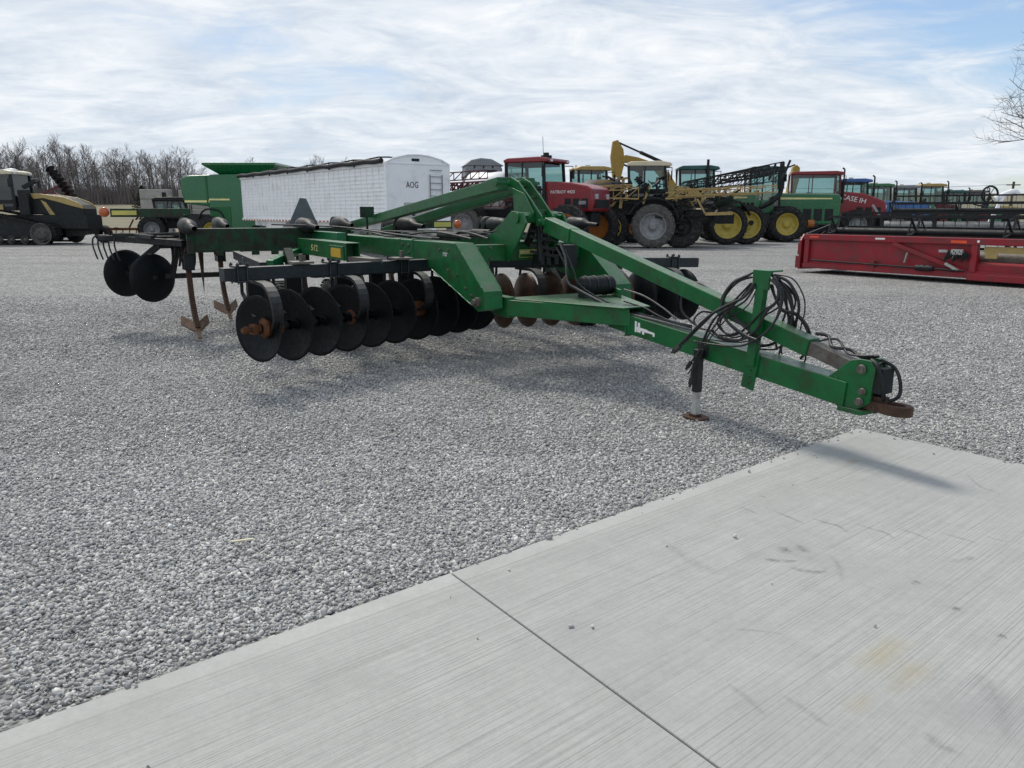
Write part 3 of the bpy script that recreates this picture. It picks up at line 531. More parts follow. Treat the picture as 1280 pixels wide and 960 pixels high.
# accumulator on the yoke
b = MB(); b.lathe([(0, .02), (0, .075), (.02, .095), (.36, .095), (.39, .07), (.39, .02)], (-1.86, .02, .895), (0, 1, 0), 20)
ac = P(b, 'accumulator', 'blackm')
b = MB()
for y in (.06, .16, .30): b.lathe([(0, .097), (0, .102), (.02, .102), (.02, .097)], (-1.86, y, .895), (0, 1, 0), 20)
b.box(-1.84, -1.74, -.02, -.005, .78, .93)
P(b, 'accumulator_bracket', 'black', ac)
HOSES = [
 [(0.42, -0.1, 1.17), (0.28, -0.12, 1.1), (0.21, -0.13, 1.0), (0.21, -0.15, 0.89), (0.31, -0.17, 0.81), (0.47, -0.18, 0.75), (0.61, -0.2, 0.73)] ,
 [(0.43, -0.1, 1.15), (0.32, -0.11, 1.11), (0.21, -0.11, 1.01), (0.19, -0.12, 0.92), (0.31, -0.12, 0.84), (0.48, -0.12, 0.76), (0.57, -0.13, 0.72)] ,
 [(0.48, -0.12, 1.11), (0.42, -0.15, 1.01), (0.27, -0.18, 0.93), (0.12, -0.22, 0.82), (-0.14, -0.25, 0.57)] ,
 [(0.49, -0.12, 1.09), (0.42, -0.14, 0.98), (0.27, -0.16, 0.88), (0.15, -0.18, 0.74), (0.07, -0.2, 0.59), (-0.01, -0.22, 0.47)] ,
 [(0.33, -0.15, 0.94), (0.17, -0.16, 0.84), (0.08, -0.17, 0.69), (-0.01, -0.19, 0.45), (-0.02, -0.2, 0.34)] ,
 [(0.28, -0.05, 0.98), (0.17, -0.12, 0.91), (0.04, -0.18, 0.76), (-0.11, -0.25, 0.58)] ,
 [(0.57, -0.05, 1.17), (0.68, -0.02, 1.14), (0.75, 0.01, 1.04), (0.75, 0.04, 0.94), (0.71, 0.07, 0.85), (0.68, 0.1, 0.75)] ,
 [(0.57, -0.05, 1.17), (0.64, -0.01, 1.08), (0.65, 0.03, 0.98), (0.6, 0.07, 0.86), (0.51, 0.11, 0.73), (0.49, 0.15, 0.61)] ,
 [(0.54, 0.0, 1.16), (0.67, 0.02, 1.06), (0.69, 0.05, 0.93), (0.68, 0.07, 0.82), (0.74, 0.1, 0.72), (0.77, 0.12, 0.65), (0.71, 0.15, 0.58)] ,
 [(0.6, -0.1, 1.15), (0.7, -0.11, 1.08), (0.73, -0.13, 0.97), (0.7, -0.14, 0.86), (0.62, -0.16, 0.76), (0.47, -0.17, 0.67), (0.29, -0.19, 0.64), (-0.01, -0.2, 0.63)] ,
 [(0.52, 0.0, 1.1), (0.61, 0.02, 0.94), (0.72, 0.05, 0.91), (0.79, 0.07, 0.85), (0.81, 0.1, 0.78), (0.81, 0.12, 0.73)] ,
 [(0.18, -0.14, 0.7), (0.33, -0.13, 0.72), (0.44, -0.13, 0.79), (0.58, -0.12, 0.93), (0.64, -0.11, 0.97), (0.71, -0.11, 1.03), (0.66, -0.1, 1.11)] ,
 [(-0.14, 0.05, 1.01), (-0.27, 0.05, 1.05), (-0.4, 0.05, 1.02), (-0.45, 0.05, 0.93), (-0.44, 0.05, 0.81), (-0.34, 0.05, 0.74), (-0.26, 0.05, 0.71)] ,
 [(0.01, -0.03, 0.84), (-0.1, -0.05, 0.84), (-0.16, -0.07, 0.77), (-0.09, -0.08, 0.72), (0.09, -0.1, 0.72)] ,
 [(0.43, 0.0, 0.64), (0.52, 0.02, 0.66), (0.58, 0.03, 0.69), (0.65, 0.05, 0.74), (0.65, 0.07, 0.84), (0.58, 0.08, 1.01), (0.45, 0.1, 1.13)] ,
 [(0.52, 0.02, 1.15), (0.66, 0.04, 1.07), (0.7, 0.06, 0.99), (0.64, 0.08, 0.85), (0.59, 0.1, 0.72), (0.55, 0.12, 0.6)] ,
 [(0.65, -0.12, 1.17), (0.7, -0.13, 1.12), (0.7, -0.13, 1.01), (0.62, -0.14, 0.92), (0.55, -0.14, 0.79), (0.42, -0.15, 0.7), (0.22, -0.15, 0.69), (0.13, -0.16, 0.73)] ,
 [(0.45, -0.12, 1.11), (0.3, -0.12, 0.97), (0.19, -0.13, 0.86), (0.16, -0.13, 0.78), (0.28, -0.14, 0.72), (0.43, -0.14, 0.77)] ,
 [(-1.99, -0.15, 1.32), (-1.91, -0.13, 1.17), (-1.88, -0.12, 0.95), (-1.75, -0.1, 0.89), (-1.53, -0.08, 0.83), (-1.13, -0.06, 0.74), (-0.64, -0.05, 0.71), (-0.23, -0.03, 0.68)] ,
 [(-2.02, -0.1, 1.31), (-1.85, -0.08, 1.07), (-1.79, -0.06, 0.94), (-1.55, -0.04, 0.84), (-1.15, -0.02, 0.76), (-0.69, 0.0, 0.72), (-0.28, 0.02, 0.69)] ,
 [(-2.04, -0.15, 1.27), (-1.89, -0.12, 1.06), (-1.88, -0.1, 0.92), (-1.7, -0.07, 0.85), (-1.34, -0.05, 0.77), (-0.83, -0.02, 0.72), (-0.26, 0.0, 0.68)] ,
 [(-1.27, 0.1, 0.91), (-0.97, 0.08, 0.88), (-0.69, 0.07, 0.8), (-0.5, 0.05, 0.73)] ,
 [(-1.22, 0.06, 0.81), (-0.92, 0.05, 0.78), (-0.74, 0.04, 0.74), (-0.57, 0.04, 0.71), (-0.29, 0.03, 0.7)] ,
 [(-2.66, -0.2, 1.55), (-2.91, -0.25, 1.43), (-3.48, -0.3, 1.37), (-4.39, -0.35, 1.33), (-5.05, -0.4, 1.31)] ,
]

for i, h in enumerate(HOSES):
    b = MB(); b.tube(spline(h, 7), (.0095, .008, .0105, .0075)[i % 4] if i < 21 else .008, 8)
    if 2 <= i <= 5:   # quick coupler on the free end
        e, d = Vector(h[-1]), (Vector(h[-1]) - Vector(h[-2])).normalized(); b.cyl(e, e + d * .05, .017, 10); b.cyl(e + d * .05, e + d * .075, .011, 8)
    P(b, 'hydraulic_hose', 'hosegrey' if i in (18, 21) else 'hose')
rng = random.Random(5)
for i in range(14):
    h = HOSES[(0, 6, 7, 8, 9, 10, 15, 16, 17, 1, 11, 2, 3, 14)[i]]; dx, dy, dz, k = rng.uniform(-.03, .04), rng.uniform(-.02, .05), rng.uniform(-.03, .02), rng.uniform(.93, 1.13)
    b = MB(); b.tube(spline([(.5 + (p[0] - .5) * k + dx * (0 < j), p[1] + dy, 1.1 + (p[2] - 1.1) * k + dz * (0 < j)) for j, p in enumerate(h)], 7), rng.choice((.005, .0065, .008)), 7); P(b, 'hydraulic_hose', 'hose')
b = MB()
for k in range(9):
    y = rng.uniform(-.65, .65); y2 = y + rng.uniform(-.3, .3); b.tube(spline([(-3.0, y, 1.33), (-3.8, (y+y2)/2, 1.34 + rng.uniform(0, .05)), (-4.8, y2, 1.31), (-5.6, y2, 1.35), (-6.8, y + .1, 1.33)], 5), .012, 6)
for k in range(6):
    y = rng.choice((-1, 1)) * .8; b.tube(spline([(-3.4, y + rng.uniform(-.08, .08), 1.33), (-4.6, y + rng.uniform(-.08, .08), 1.34), (-5.6, y * 1.5, 1.42), (-6.2, y * 2.4, 1.45)], 5), .011, 6)
P(b, 'frame_hoses', 'hose')
b = MB()
for x, y, l in ((-4.1, -.45, .5), (-4.6, .1, .6), (-5.0, .45, .5), (-4.4, -.1, .4)):
    b.cyl((x, y, 1.345), (x + l, y, 1.345), .045, 12); b.cyl((x + l, y, 1.345), (x + l + .3, y, 1.345), .02, 8)
P(b, 'depth_cylinder', 'blackm')
# disc gangs
RR = .306
def disc_mesh(m_r=RR, depth=.10, n=40):
    prof = [(-depth + depth * (r / m_r) ** 2, r) for r in [m_r * k / 8 for k in range(9)]]
    t = .006; return prof + [(h - t, r) for h, r in reversed(prof)]
def gang(p0, p1, nd, side, m, beam0, beam1, springs, dark_from=99):
    """p0 outer disc, p1 inner disc; concave faces outward"""
    p0, p1 = Vector(p0), Vector(p1); ax = (p0 - p1).normalized(); dax = Matrix.Rotation(R(8) if side < 0 else R(12), 3, 'Z') @ ax; step = (p1 - p0) / (nd - 1)
    b = MB(); b.bar(beam0, beam1, .12, .12); bd = (Vector(beam1) - Vector(beam0)); bd.normalize()
    for k in springs:   # clamps with bolts on the beam
        q = p0 + step * k; t = (q - Vector(beam0)).dot(bd); c = Vector(beam0) + bd * t
        b.bar(c - bd * .06 + Vector((0, 0, .07)), c + bd * .06 + Vector((0, 0, .07)), .17, .014); b.bar(c - bd * .06 - Vector((0, 0, .07)), c + bd * .06 - Vector((0, 0, .07)), .17, .014)
        for sx in (-.045, .045):
            for sy in (-.072, .072):
                pn = Vector((-bd.y, bd.x, 0)) * sy + bd * sx; b.cyl(c + pn + Vector((0, 0, -.09)), c + pn + Vector((0, 0, .105)), .009, 6); b.cyl(c + pn + Vector((0, 0, .077)), c + pn + Vector((0, 0, .095)), .017, 6)
    g = P(b, 'disc_gang', 'navy', bevel=.006)
    b = MB(); b.cyl(p0 + ax * .14, p1 - ax * .12, .022, 8)
    for k in range(nd - 1): b.lathe([(0, .05), (.04, .036), (.24, .036), (.28, .05)], p0 + step * k - ax * .009, -ax, 14)
    P(b, 'axle', 'disc_dark' if m == 'disc_dark' else 'navy', g)
    b = MB(); b.cyl(p0 + ax * .02, p0 + ax * .16, .024, 6); b.cyl(p0 + ax * .10, p0 + ax * .135, .036, 6); b.lathe([(-.08, .03), (-.08, .085), (-.062, .095), (-.05, .07), (-.03, .04), (.02, .035)], p0, ax, 20); b.bar(p0 + ax*.02 - Vector((0,0,.0)), p0 + ax*.06, .09, .09)
    P(b, 'end_bolt', 'rust', g)
    for k in range(nd):
        c = p0 + step * k; b = MB(); pr = disc_mesh(RR if k == 0 and side < 0 else (.338 if side < 0 else .325)); b.lathe(pr, c, dax, 44, closed=False)
        b.lathe([(-.10, .0), (-.096, .05), (-.08, .052), (-.076, .0)], c, dax, 12)
        o = P(b, 'disc', 'disc_dark' if (k < dark_from) == (m == 'disc_dark') or k < dark_from - 90 else m, g)
        o.data.materials.clear(); o.data.materials.append(MT['disc_dark'] if k < dark_from else MT[m])
    for k in springs:
        q = p0 + step * (k + .5); t = (q - Vector(beam0)).dot(bd); c = Vector(beam0) + bd * t; fw = Vector((1, 0, 0))
        top = c + Vector((0, 0, -.075)); r = (top.z - q.z - .0) / 2; cen = Vector((max(c.x, q.x) + .06, (c.y + q.y) / 2, q.z + r)); pts = [top - fw * .12, top]
        for i in range(13):
            a = math.pi / 2 - math.pi * i / 12; pts.append(Vector((cen.x, c.y + (q.y - c.y) * i / 12, cen.z)) + fw * (r * 1.4 * math.cos(a)) + Vector((0, 0, r * math.sin(a))))
        pts.append(Vector((q.x, q.y, q.z)) - fw * .02)
        bb = MB(); bb.strip(pts, bd, .095, .03); P(bb, 'spring_standard', 'black', g)
        bb = MB(); bb.lathe([(-.07, .03), (-.07, .075), (-.04, .085), (.04, .085), (.07, .075), (.07, .03)], q, ax, 16); P(bb, 'bearing_hub', 'rust' if side < 0 else 'shank', g)
    for k in range(nd):   # scraper blades hanging from the beam
        q = p0 + step * k + ax * -.02; b = MB(); t = (q - Vector(beam0)).dot(bd); c = Vector(beam0) + bd * t
        b.bar(c + Vector((-.03, 0, -.05)), Vector((c.x - .04, c.y, q.z + .30)), .03, .008, up=(1, 0, 0)); b.bar(Vector((c.x - .04, c.y, q.z + .30)), q + Vector((-.12, 0, .10)), .035, .006, up=(1, 0, 0), w1=.06)
        P(b, 'scraper', 'navy', g)
    return g
gang((-2.77, -2.89, .572), (-3.74, -.20, .575), 10, -1, 'disc_dark', (-3.04, -3.12, 1.05), (-3.72, -.10, 1.04), (0, 3, 5.7), 10)
gang((-3.10, 2.50, .575), (-3.64, .14, .575), 9, 1, 'disc_rust', (-3.14, 2.74, .975), (-3.84, .06, 1.02), (.4, 3, 6.5), 3)
# gang adjusting brackets
for x, y, z in ((-3.35, -1.25, 1.14), (-3.55, -.6, 1.13), (-3.2, -2.35, 1.14), (-3.55, .75, 1.08)):
    b = MB(); b.box(x - .12, x + .1, y - .1, y + .1, z - .02, z + .0); b.cyl((x, y, z), (x, y, z + .07), .022, 8); b.cyl((x - .07, y + .05, z), (x - .07, y + .05, z + .05), .016, 8)
    P(b, 'gang_bracket', 'greymetal')
b = MB()
b.bar((-4.3, -1.52, 1.09), (-3.35, -1.52, 1.11), .12, .05)
P(b, 'slide_plate', 'greymetal')
# shanks with winged points
def shank(x, y, z0=1.15, fine=True):
    b = MB(); pts = spline([(x - .26, y, z0 + .02), (x - .26, y, z0 - .25), (x - .25, y, .72), (x - .18, y, .48), (x - .02, y, .27), (x + .10, y, .15)], 5)
    b.strip(pts, (0, 1, 0), .06, .10); s = P(b, 'shank', 'shank', bevel=.004)
    b = MB(); tip = (x + .20, y, .075)
    b.add([(x - .08, y - .035, .27), (x - .08, y + .035, .27), (x + .20, y + .028, .07), (x + .20, y - .028, .07), (x - .05, y - .035, .20), (x - .05, y + .035, .20), (x + .18, y + .028, .055), (x + .18, y - .028, .055)],
          [(0,1,2,3),(4,7,6,5),(0,4,5,1),(3,2,6,7),(0,3,7,4),(1,5,6,2)])
    for s_ in (-1, 1):
        b.add([(x + .12, y + s_*.02, .14), (x + .02, y + s_*.03, .22), (x - .14, y + s_*.19, .245), (x - .10, y + s_*.205, .185), (x + .07, y + s_*.05, .125),
               (x + .12, y + s_*.02, .125), (x + .01, y + s_*.03, .205), (x - .14, y + s_*.19, .23), (x - .11, y + s_*.205, .17), (x + .05, y + s_*.05, .11)],
              [(0,1,2,3,4),(9,8,7,6,5),(0,5,6,1),(1,6,7,2),(2,7,8,3),(3,8,9,4),(4,9,5,0)])
    b.v = [((vx - x) * 1.15 + x + .02, (vy - y) * .85 + y, (vz - .15) * (1.15 + .45 * min(1, abs(vy - y) / .2)) + .16) for vx, vy, vz in b.v]
    P(b, 'ripper_point', 'point', s)
    # trip bracket and cushion spring on top
    b = MB(); arc = spline([(x - .32, y, z0 - .22), (x - .40, y, z0 - .02), (x - .46, y, z0 + .17), (x - .38, y, z0 + .33), (x - .25, y, z0 + .36)], 5)
    b.strip(arc, (0, 1, 0), .10, .10); b.box(x - .40, x - .12, y - .06, y + .06, z0 - .25, z0 - .04); b.cyl((x - .28, y - .08, z0 - .12), (x - .28, y + .08, z0 - .12), .03, 10); b.cyl((x - .20, y - .08, z0 - .04), (x - .20, y + .08, z0 - .04), .025, 10)
    P(b, 'trip_bracket', 'blackm', s, bevel=.006)
    b = MB(); zc = z0 + .31; b.lathe([(0, .02), (0, .07), (.03, .095), (.07, .10), (.40, .095), (.46, .075), (.54, .04), (.80, .028)], (x - .26, y, zc), (1, 0, -.03), 18)
    P(b, 'cushion_spring', 'blackm', s)
for (x, y) in ((-6.15, -2.96), (-6.15, -1.48), (-6.15, 0), (-6.15, 1.48), (-6.15, 2.96)): shank(x, y, 1.13)
for (x, y) in ((-7.85, -2.28), (-7.85, -.45), (-7.85, .45), (-7.85, 2.28)): shank(x, y, 1.13)
# pointed row stabilisers between the shanks
for (x, y) in ((-6.75, -2.75), (-6.75, -2.25)):
    b = MB(); b.add([(x - .05, y - .03, 1.12), (x + .05, y - .03, 1.12), (x + .05, y + .03, 1.12), (x - .05, y + .03, 1.12), (x + .04, y, .52)], [(0,3,2,1), (0,1,4), (1,2,4), (2,3,4), (3,0,4)])
    P(b, 'coulter_stub', 'shank')
# transport wheels
def rip_wheel(x, y):
    r = .41; b = MB(); b.lathe([(0, .23), (.008, .28), (.012, .34), (.03, .39), (.07, r), (.13, r + .004), (.19, r), (.23, .39), (.248, .34), (.252, .28), (.26, .23)], (x, y - .13, r), (0, 1, 0), 40)
    for k in range(36):
        a = 2*math.pi*k/36
        for s_ in (-1, 1):
            c, s2 = math.cos(a + .05*s_), math.sin(a + .05*s_); p0 = Vector((x + c*(r+.004), y + s_*.10, r + s2*(r+.004))); c2, s3 = math.cos(a + .12), math.sin(a + .12); p1 = Vector((x + c2*(r+.006), y + s_*.01, r + s3*(r+.006))); b.bar(p0, p1, .03, .014, up=(c, 0, s2))
    w_ = P(b, 'transport_tyre', 'tyre'); b = MB(); b.lathe([(.02, .235), (.04, .21), (.10, .19), (.12, .06), (.10, 0)], (x, y - .13, r), (0, 1, 0), 24); b.lathe([(.24, .235), (.2, .2), (.17, .05), (.17, 0)], (x, y - .13, r), (0, 1, 0), 24); P(b, 'rim', 'blackm', w_)
for x, y in ((-4.75, -2.25), (-4.75, -1.55), (-4.75, 2.1), (-4.75, 2.5)): rip_wheel(x, y)
for y0, y1, y in ((-2.4, -1.3, -1.9), (1.9, 2.7, 1.8)):
    b = MB(); b.cyl((-4.75, y0, .41), (-4.75, y1, .41), .045, 10); b.bar((-4.75, y, .41), (-5.55, y, 1.12), .10, .14); P(b, 'wheel_arm', 'green_dirty', bevel=.006)
# closing discs and tine bar behind the near wing
b = MB(); b.bar((-6.95, -3.42, .77), (-6.95, -1.7, .77), .07, .07); b.bar((-6.95, -3.1, .77), (-6.6, -3.05, 1.18), .06, .08); b.bar((-7.5, -3.62, .80), (-7.0, -3.2, 1.2), .05, .08)
b.bar((-7.75, -3.88, 1.27), (-6.3, -3.0, 1.22), .08, .08); b.bar((-7.6, -3.3, 1.30), (-6.7, -2.95, 1.33), .05, .05); b.bar((-7.3, -3.75, 1.31), (-7.0, -2.9, 1.31), .05, .05); b.cyl((-7.1, -3.3, 1.22), (-6.5, -3.05, 1.20), .04, 10); b.bar((-7.8, -3.6, 1.31), (-6.4, -3.35, 1.30), .05, .05); b.bar((-7.5, -3.9, 1.27), (-7.2, -2.9, 1.27), .07, .06)
for y in (-2.9, -2.45, -2.0): b.bar((-6.95, y, .77), (-6.95, y, .66), .05, .05)
b.box(-7.15, -6.85, -3.25, -3.05, 1.14, 1.30); b.box(-6.9, -6.6, -3.15, -2.95, 1.17, 1.27); b.box(-7.5, -7.2, -3.5, -3.3, 1.20, 1.33)
cl = P(b, 'closing_gang', 'blackm', bevel=.005)
cax = Vector((.86, .42, 0)).normalized()
for c in ((-6.908, -3.35, .755), (-7.50, -3.62, .79)):
    b = MB(); pr = disc_mesh(.32, .07); b.lathe(pr, c, -cax, 44); b.lathe([(.06, .05), (.09, .05), (.09, .02), (.12, .02), (.12, 0)], c, cax, 10); o = P(b, 'closing_disc', 'disc_dark', cl)
b = MB()
for k in range(5):
    x, y = -7.74 + .12 * k, -3.88 + .06 * k; b = MB(); b.tube(spline([(x, y, 1.30), (x - .06, y - .08, 1.27), (x - .03, y - .10, 1.17), (x + .05, y - .08, 1.05), (x + .07, y - .06, .98)], 4), .011, 6); P(b, 'tine', 'blackm', cl)
for k in range(4):
    x, y = -6.75 + .14 * k, -3.1 + .07 * k; b = MB(); b.tube(spline([(x - .3, y, 1.20), (x - .05, y, 1.19), (x + .05, y, 1.10), (x + .0, y, .98), (x - .1, y, .92)], 4), .016, 6); P(b, 'tine', 'blackm', cl)
b = MB(); b.bar((-7.9, 3.2, 1.15), (-5.75, 2.95, 1.15), .08, .08); b.bar((-6.95, 3.3, .77), (-6.95, 1.7, .77), .07, .07); b.bar((-6.95, 3.1, .77), (-6.6, 3.05, 1.12), .06, .08); cr = P(b, 'closing_gang', 'blackm', bevel=.005)
for c in ((-6.908, 3.35, .72), (-7.50, 3.62, .72)):
    b = MB(); b.lathe(disc_mesh(.30, .07), c, Vector((-.86, .42, 0)), 44); P(b, 'closing_disc', 'disc_dark', cr)
# warning lights on their bars, sign plates
b = MB(); b.bar((-7.70, -3.72, 1.60), (-7.15, -2.78, 1.60), .04, .115); b.bar((-7.15, -2.85, 1.58), (-7.3, -2.9, 1.25), .05, .05); lb = P(b, 'light_bar', 'green_dirty', bevel=.003)
b = MB(); b.bar((-7.665, -3.70, 1.60), (-7.50, -3.41, 1.60), .046, .06); P(b, 'reflector_strip', 'ylw', lb)
b = MB(); b.lathe([(-.02, .02), (-.02, .055), (-.005, .068), (.012, .06), (.022, .04), (.025, 0)], (-7.735, -3.80, 1.61), (1, -.1, 0), 20); P(b, 'amber_lamp', 'amber', lb)
b = MB(); b.bar((-7.6, .55, 1.41), (-7.6, 1.38, 1.41), .04, .12); b.box(-7.62, -7.58, .7, .75, 1.2, 1.36); lb = P(b, 'light_bar', 'green_dirty', bevel=.003)
b = MB(); b.box(-7.578, -7.574, 1.05, 1.36, 1.37, 1.45); P(b, 'reflector_strip', 'ylw', lb)
b = MB(); b.lathe([(-.02, .02), (-.02, .06), (-.005, .075), (.012, .065), (.022, .04), (.025, 0)], (-7.6, 1.50, 1.41), (1, 0, 0), 20); P(b, 'amber_lamp', 'amber', lb)
b = MB(); b.prism([(-1.50, 1.42), (-1.06, 1.42), (-1.22, 1.80), (-1.31, 1.81)], 'x', -7.01, -7.0); b.bar((-7.03, -1.28, 1.25), (-7.03, -1.28, 1.6), .03, .02); P(b, 'sign_plate', 'smv')
b = MB(); b.box(-7.01, -7.0, -.42, -.2, 1.53, 1.69); b.bar((-7.02, -.31, 1.25), (-7.02, -.31, 1.6), .03, .02); P(b, 'light_plate', 'green_dirty')

# ------------------------------------------------------------ machinery behind
CP, SP = math.cos(R(12.566)), math.sin(R(12.566))
def wx(px, Y, z=1.5): return (px - 640) / 960 * (Y * CP - (z - 1.6) * SP)
def wz(py, Y):
    y = (480 - py) / 960; return 1.6 + Y * (y*CP - SP) / (CP + y*SP)
def part(b, name, m, parent, bevel=0, label=None):
    o = b.build(name, m, parent, bevel)
    if label: o['label'] = label
    return o
WC = {}
def wheel(parent, x, y, r, w, rr, rim='yrim', tyre='tyre', lugs=20, face=-1):
    """rim mesh with the tyre as its child; copies share meshes"""
    key = (round(r, 2), w, round(rr, 2), rim, tyre, face)
    if key in WC:
        src = WC[key]; o = src.copy(); COL.objects.link(o); t2 = src['_t']; 
        o.parent = parent; o.location = (x, y, r); tt = bpy.data.objects.new('tyre', bpy.data.meshes[t2]); COL.objects.link(tt); tt.parent = o; return o
    b = MB(); f = face
    b.lathe([(f*w*.42, rr*1.03), (f*w*.44, rr*.98), (f*w*.25, rr*.88), (f*w*.12, rr*.80), (f*w*.05, rr*.55), (f*w*.05, rr*.32), (f*w*.18, rr*.28), (f*w*.20, rr*.20), (f*w*.20, 0)], (0, 0, 0), (0, 1, 0), 28)
    b.lathe([(-f*w*.42, rr*1.03), (-f*w*.1, rr*.9), (0, rr*.5), (0, 0)], (0, 0, 0), (0, 1, 0), 28)
    for k in range(8):
        a = k*math.pi/4; b.cyl((math.cos(a)*rr*.42, f*w*.05, math.sin(a)*rr*.42), (math.cos(a)*rr*.42, f*w*.09, math.sin(a)*rr*.42), rr*.045, 6)
        a += .39; b.bar((math.cos(a)*rr*.55, f*w*.06, math.sin(a)*rr*.55), (math.cos(a)*rr*.84, f*w*.20, math.sin(a)*rr*.84), rr*.10, .02, up=(0, 1, 0))
    o = b.build('wheel', rim, parent); o.location = (x, y, r)
    b = MB(); h = w/2
    b.lathe([(-h*.84, rr), (-h*.96, rr*1.06), (-h, (rr+r)*.5), (-h*.96, r*.93), (-h*.8, r*.965), (0, r*.975), (h*.8, r*.965), (h*.96, r*.93), (h, (rr+r)*.5), (h*.96, rr*1.06), (h*.84, rr)], (0, 0, 0), (0, 1, 0), 36)
    for k in range(lugs):
        for s in (-1, 1):
            a = 2*math.pi*(k + .25*s)/lugs; a2 = a + .22
            p0 = Vector((math.cos(a)*r*.975, s*h*.98, math.sin(a)*r*.975)); p1 = Vector((math.cos(a2)*r*.985, s*h*.06, math.sin(a2)*r*.985)); b.bar(p0, p1, r*.055, r*.05, up=(math.cos(a), 0, math.sin(a)))
            b.bar(p0, (math.cos(a)*r*.90, s*h*1.01, math.sin(a)*r*.90), r*.05, .02, up=(0, 1, 0))
    t = b.build('tyre', tyre, o); o['_t'] = t.data.name; WC[key] = o
    return o
def cab(parent, x0, x1, w, z0, z1, roof='cream', frm='blackm', dx=.12, over=.12, bt=.30, seat=True, gl='glass'):
    h = z1 - z0; b = MB(); y = w/2
    b.box(x0 + .05, x1 - .05, -y + .04, y - .04, z0 - .05, z0 + bt*1.6)
    b.box(x0 + .1, x1 - .3, -y + .12, y - .12, z1 - .34, z1 - .2)
    b.box(x1 - .55, x1 - .35, -y + .1, -y + .3, z0 + .7, z0 + 1.0)
    b.add([(x0, -y, z0), (x0, y, z0)], [])
    for sx, xx in ((0, x0), (1, x1)):
        for s in (-1, 1): b.bar((xx + (dx if not sx else -dx*.2) - (0), s*(y - .04), z0), (xx + (dx*.2 if not sx else -dx*1.5), s*(y - .10), z1 - .18), .11, .11)
    for s in (-1, 1): b.bar((x0 + (x1-x0)*.42, s*(y - .03), z0), (x0 + (x1-x0)*.42, s*(y - .10), z1 - .18), .06, .05)
    if seat:
        xm = (x0+x1)/2 - .1; b.box(xm - .25, xm + .2, -.25, .25, z0 + .2, z0 + .55); b.box(xm - .32, xm - .12, -.27, .27, z0 + .5, z0 + 1.35); b.bar((xm + .75, 0, z0), (xm + .5, 0, z0 + .75), .15, .12); b.tube([(xm + .48 + .06*math.cos(a), .2*math.sin(a), z0 + .78 + .18*math.cos(a)) for a in [i*math.pi/5 for i in range(10)]], .02, 5, closed=True)
    c = part(b, 'cab', frm, parent)
    b = MB(); o = over
    b.prism([(x0 - o*.3, z1 - .20), (x0 - o*.5, z1 - .08), (x0 + .15, z1), (x1 - .35, z1 + .02), (x1 + o*.6, z1 - .05), (x1 + o, z1 - .15), (x1 + o*.6, z1 - .22)], 'y', -y - .02, y + .02)
    rf = part(b, 'roof', roof, c, bevel=.05)
    b = MB()
    for s in (-1, 1):
        b.box(x1 + o*.6, x1 + o + .03, s*y*.75 - .09, s*y*.75 + .09, z1 - .19, z1 - .10)
    part(b, 'work_lights', 'lamp', rf)
    zt = z1 - .2; zb = z0 + bt*.5
    for nm, q in (('side', -1), ('side', 1)):
        b = MB(); yy = q*(y - .035); yt = q*(y - .095); b.add([(x0 + .1, yy, zb), (x1 - .08, yy, zb), (x1 - dx*1.5, yt, zt), (x0 + dx*.2, yt, zt)], [(0, 1, 2, 3)]); part(b, 'window', gl, c)
    b = MB(); b.add([(x1 - .03, -y + .06, zb), (x1 - .03, y - .06, zb), (x1 - dx*1.5, y - .12, zt), (x1 - dx*1.5, -y + .12, zt)], [(0, 1, 2, 3)]); part(b, 'windscreen', gl, c)
    b = MB(); b.add([(x0 + .03, -y + .06, zb), (x0 + .03, y - .06, zb), (x0 + dx*.2, y - .12, zt), (x0 + dx*.2, -y + .12, zt)], [(0, 1, 2, 3)]); part(b, 'rear_window', gl, c)
    for s in (-1, 1):
        b = MB(); b.tube([(x1 - .1, s*y, z1 - .3), (x1 + .12, s*(y + .35), z1 - .3), (x1 + .12, s*(y + .38), z1 - .45)], .02, 5); b.box(x1 + .09, x1 + .14, s*(y + .38) - .11, s*(y + .38) + .11, z1 - .85, z1 - .45)
        part(b, 'mirror', 'blackm', c)
    return c
def hood(parent, x0, x1, w, z0, zb, zf, m, stripe=None, nose=.35, grille='blackm'):
    b = MB(); y = w/2
    b.prism([(x0, z0), (x0, zb), (x0 + (x1-x0)*.5, zb - (zb-zf)*.25), (x1 - nose*.6, zf + .02), (x1 - nose*.15, zf - .12), (x1, zf - nose), (x1 - .02, z0 + (zf-z0)*.25), (x1 - .12, z0)], 'y', -y, y)
    h = part(b, 'hood', m, parent, bevel=.07)
    b = MB(); b.box(x1 - .25, x1 + .012, -y*.78, y*.78, z0 + (zf-z0)*.15, zf - nose*.95)
    for s in (-1, 1):
        for k in range(3): xx = x0 + (x1-x0)*(.42 + .17*k); b.box(xx, xx + (x1-x0)*.13, s*y - .012 if s > 0 else s*y - .006, s*y + .006 if s > 0 else s*y + .012, z0 + (zf-z0)*.12, z0 + (zf-z0)*.52)
    part(b, 'grille', grille, h)
    b = MB()
    for s in (-1, 1): b.box(x1 - .06, x1 + .02, s*y*.62 - .10, s*y*.62 + .10, zf - nose*.9, zf - nose*.55)
    part(b, 'headlight', 'lamp', h)
    if stripe:
        b = MB()
        for s in (-1, 1): b.add([(x0 + .05, s*(y + .004), zb - .34), (x1 - .5, s*(y + .004), zf - .26), (x1 - .5, s*(y + .004), zf - .20), (x0 + .05, s*(y + .004), zb - .22)], [(0, 1, 2, 3)])
        part(b, 'stripe', stripe, h)
    return h
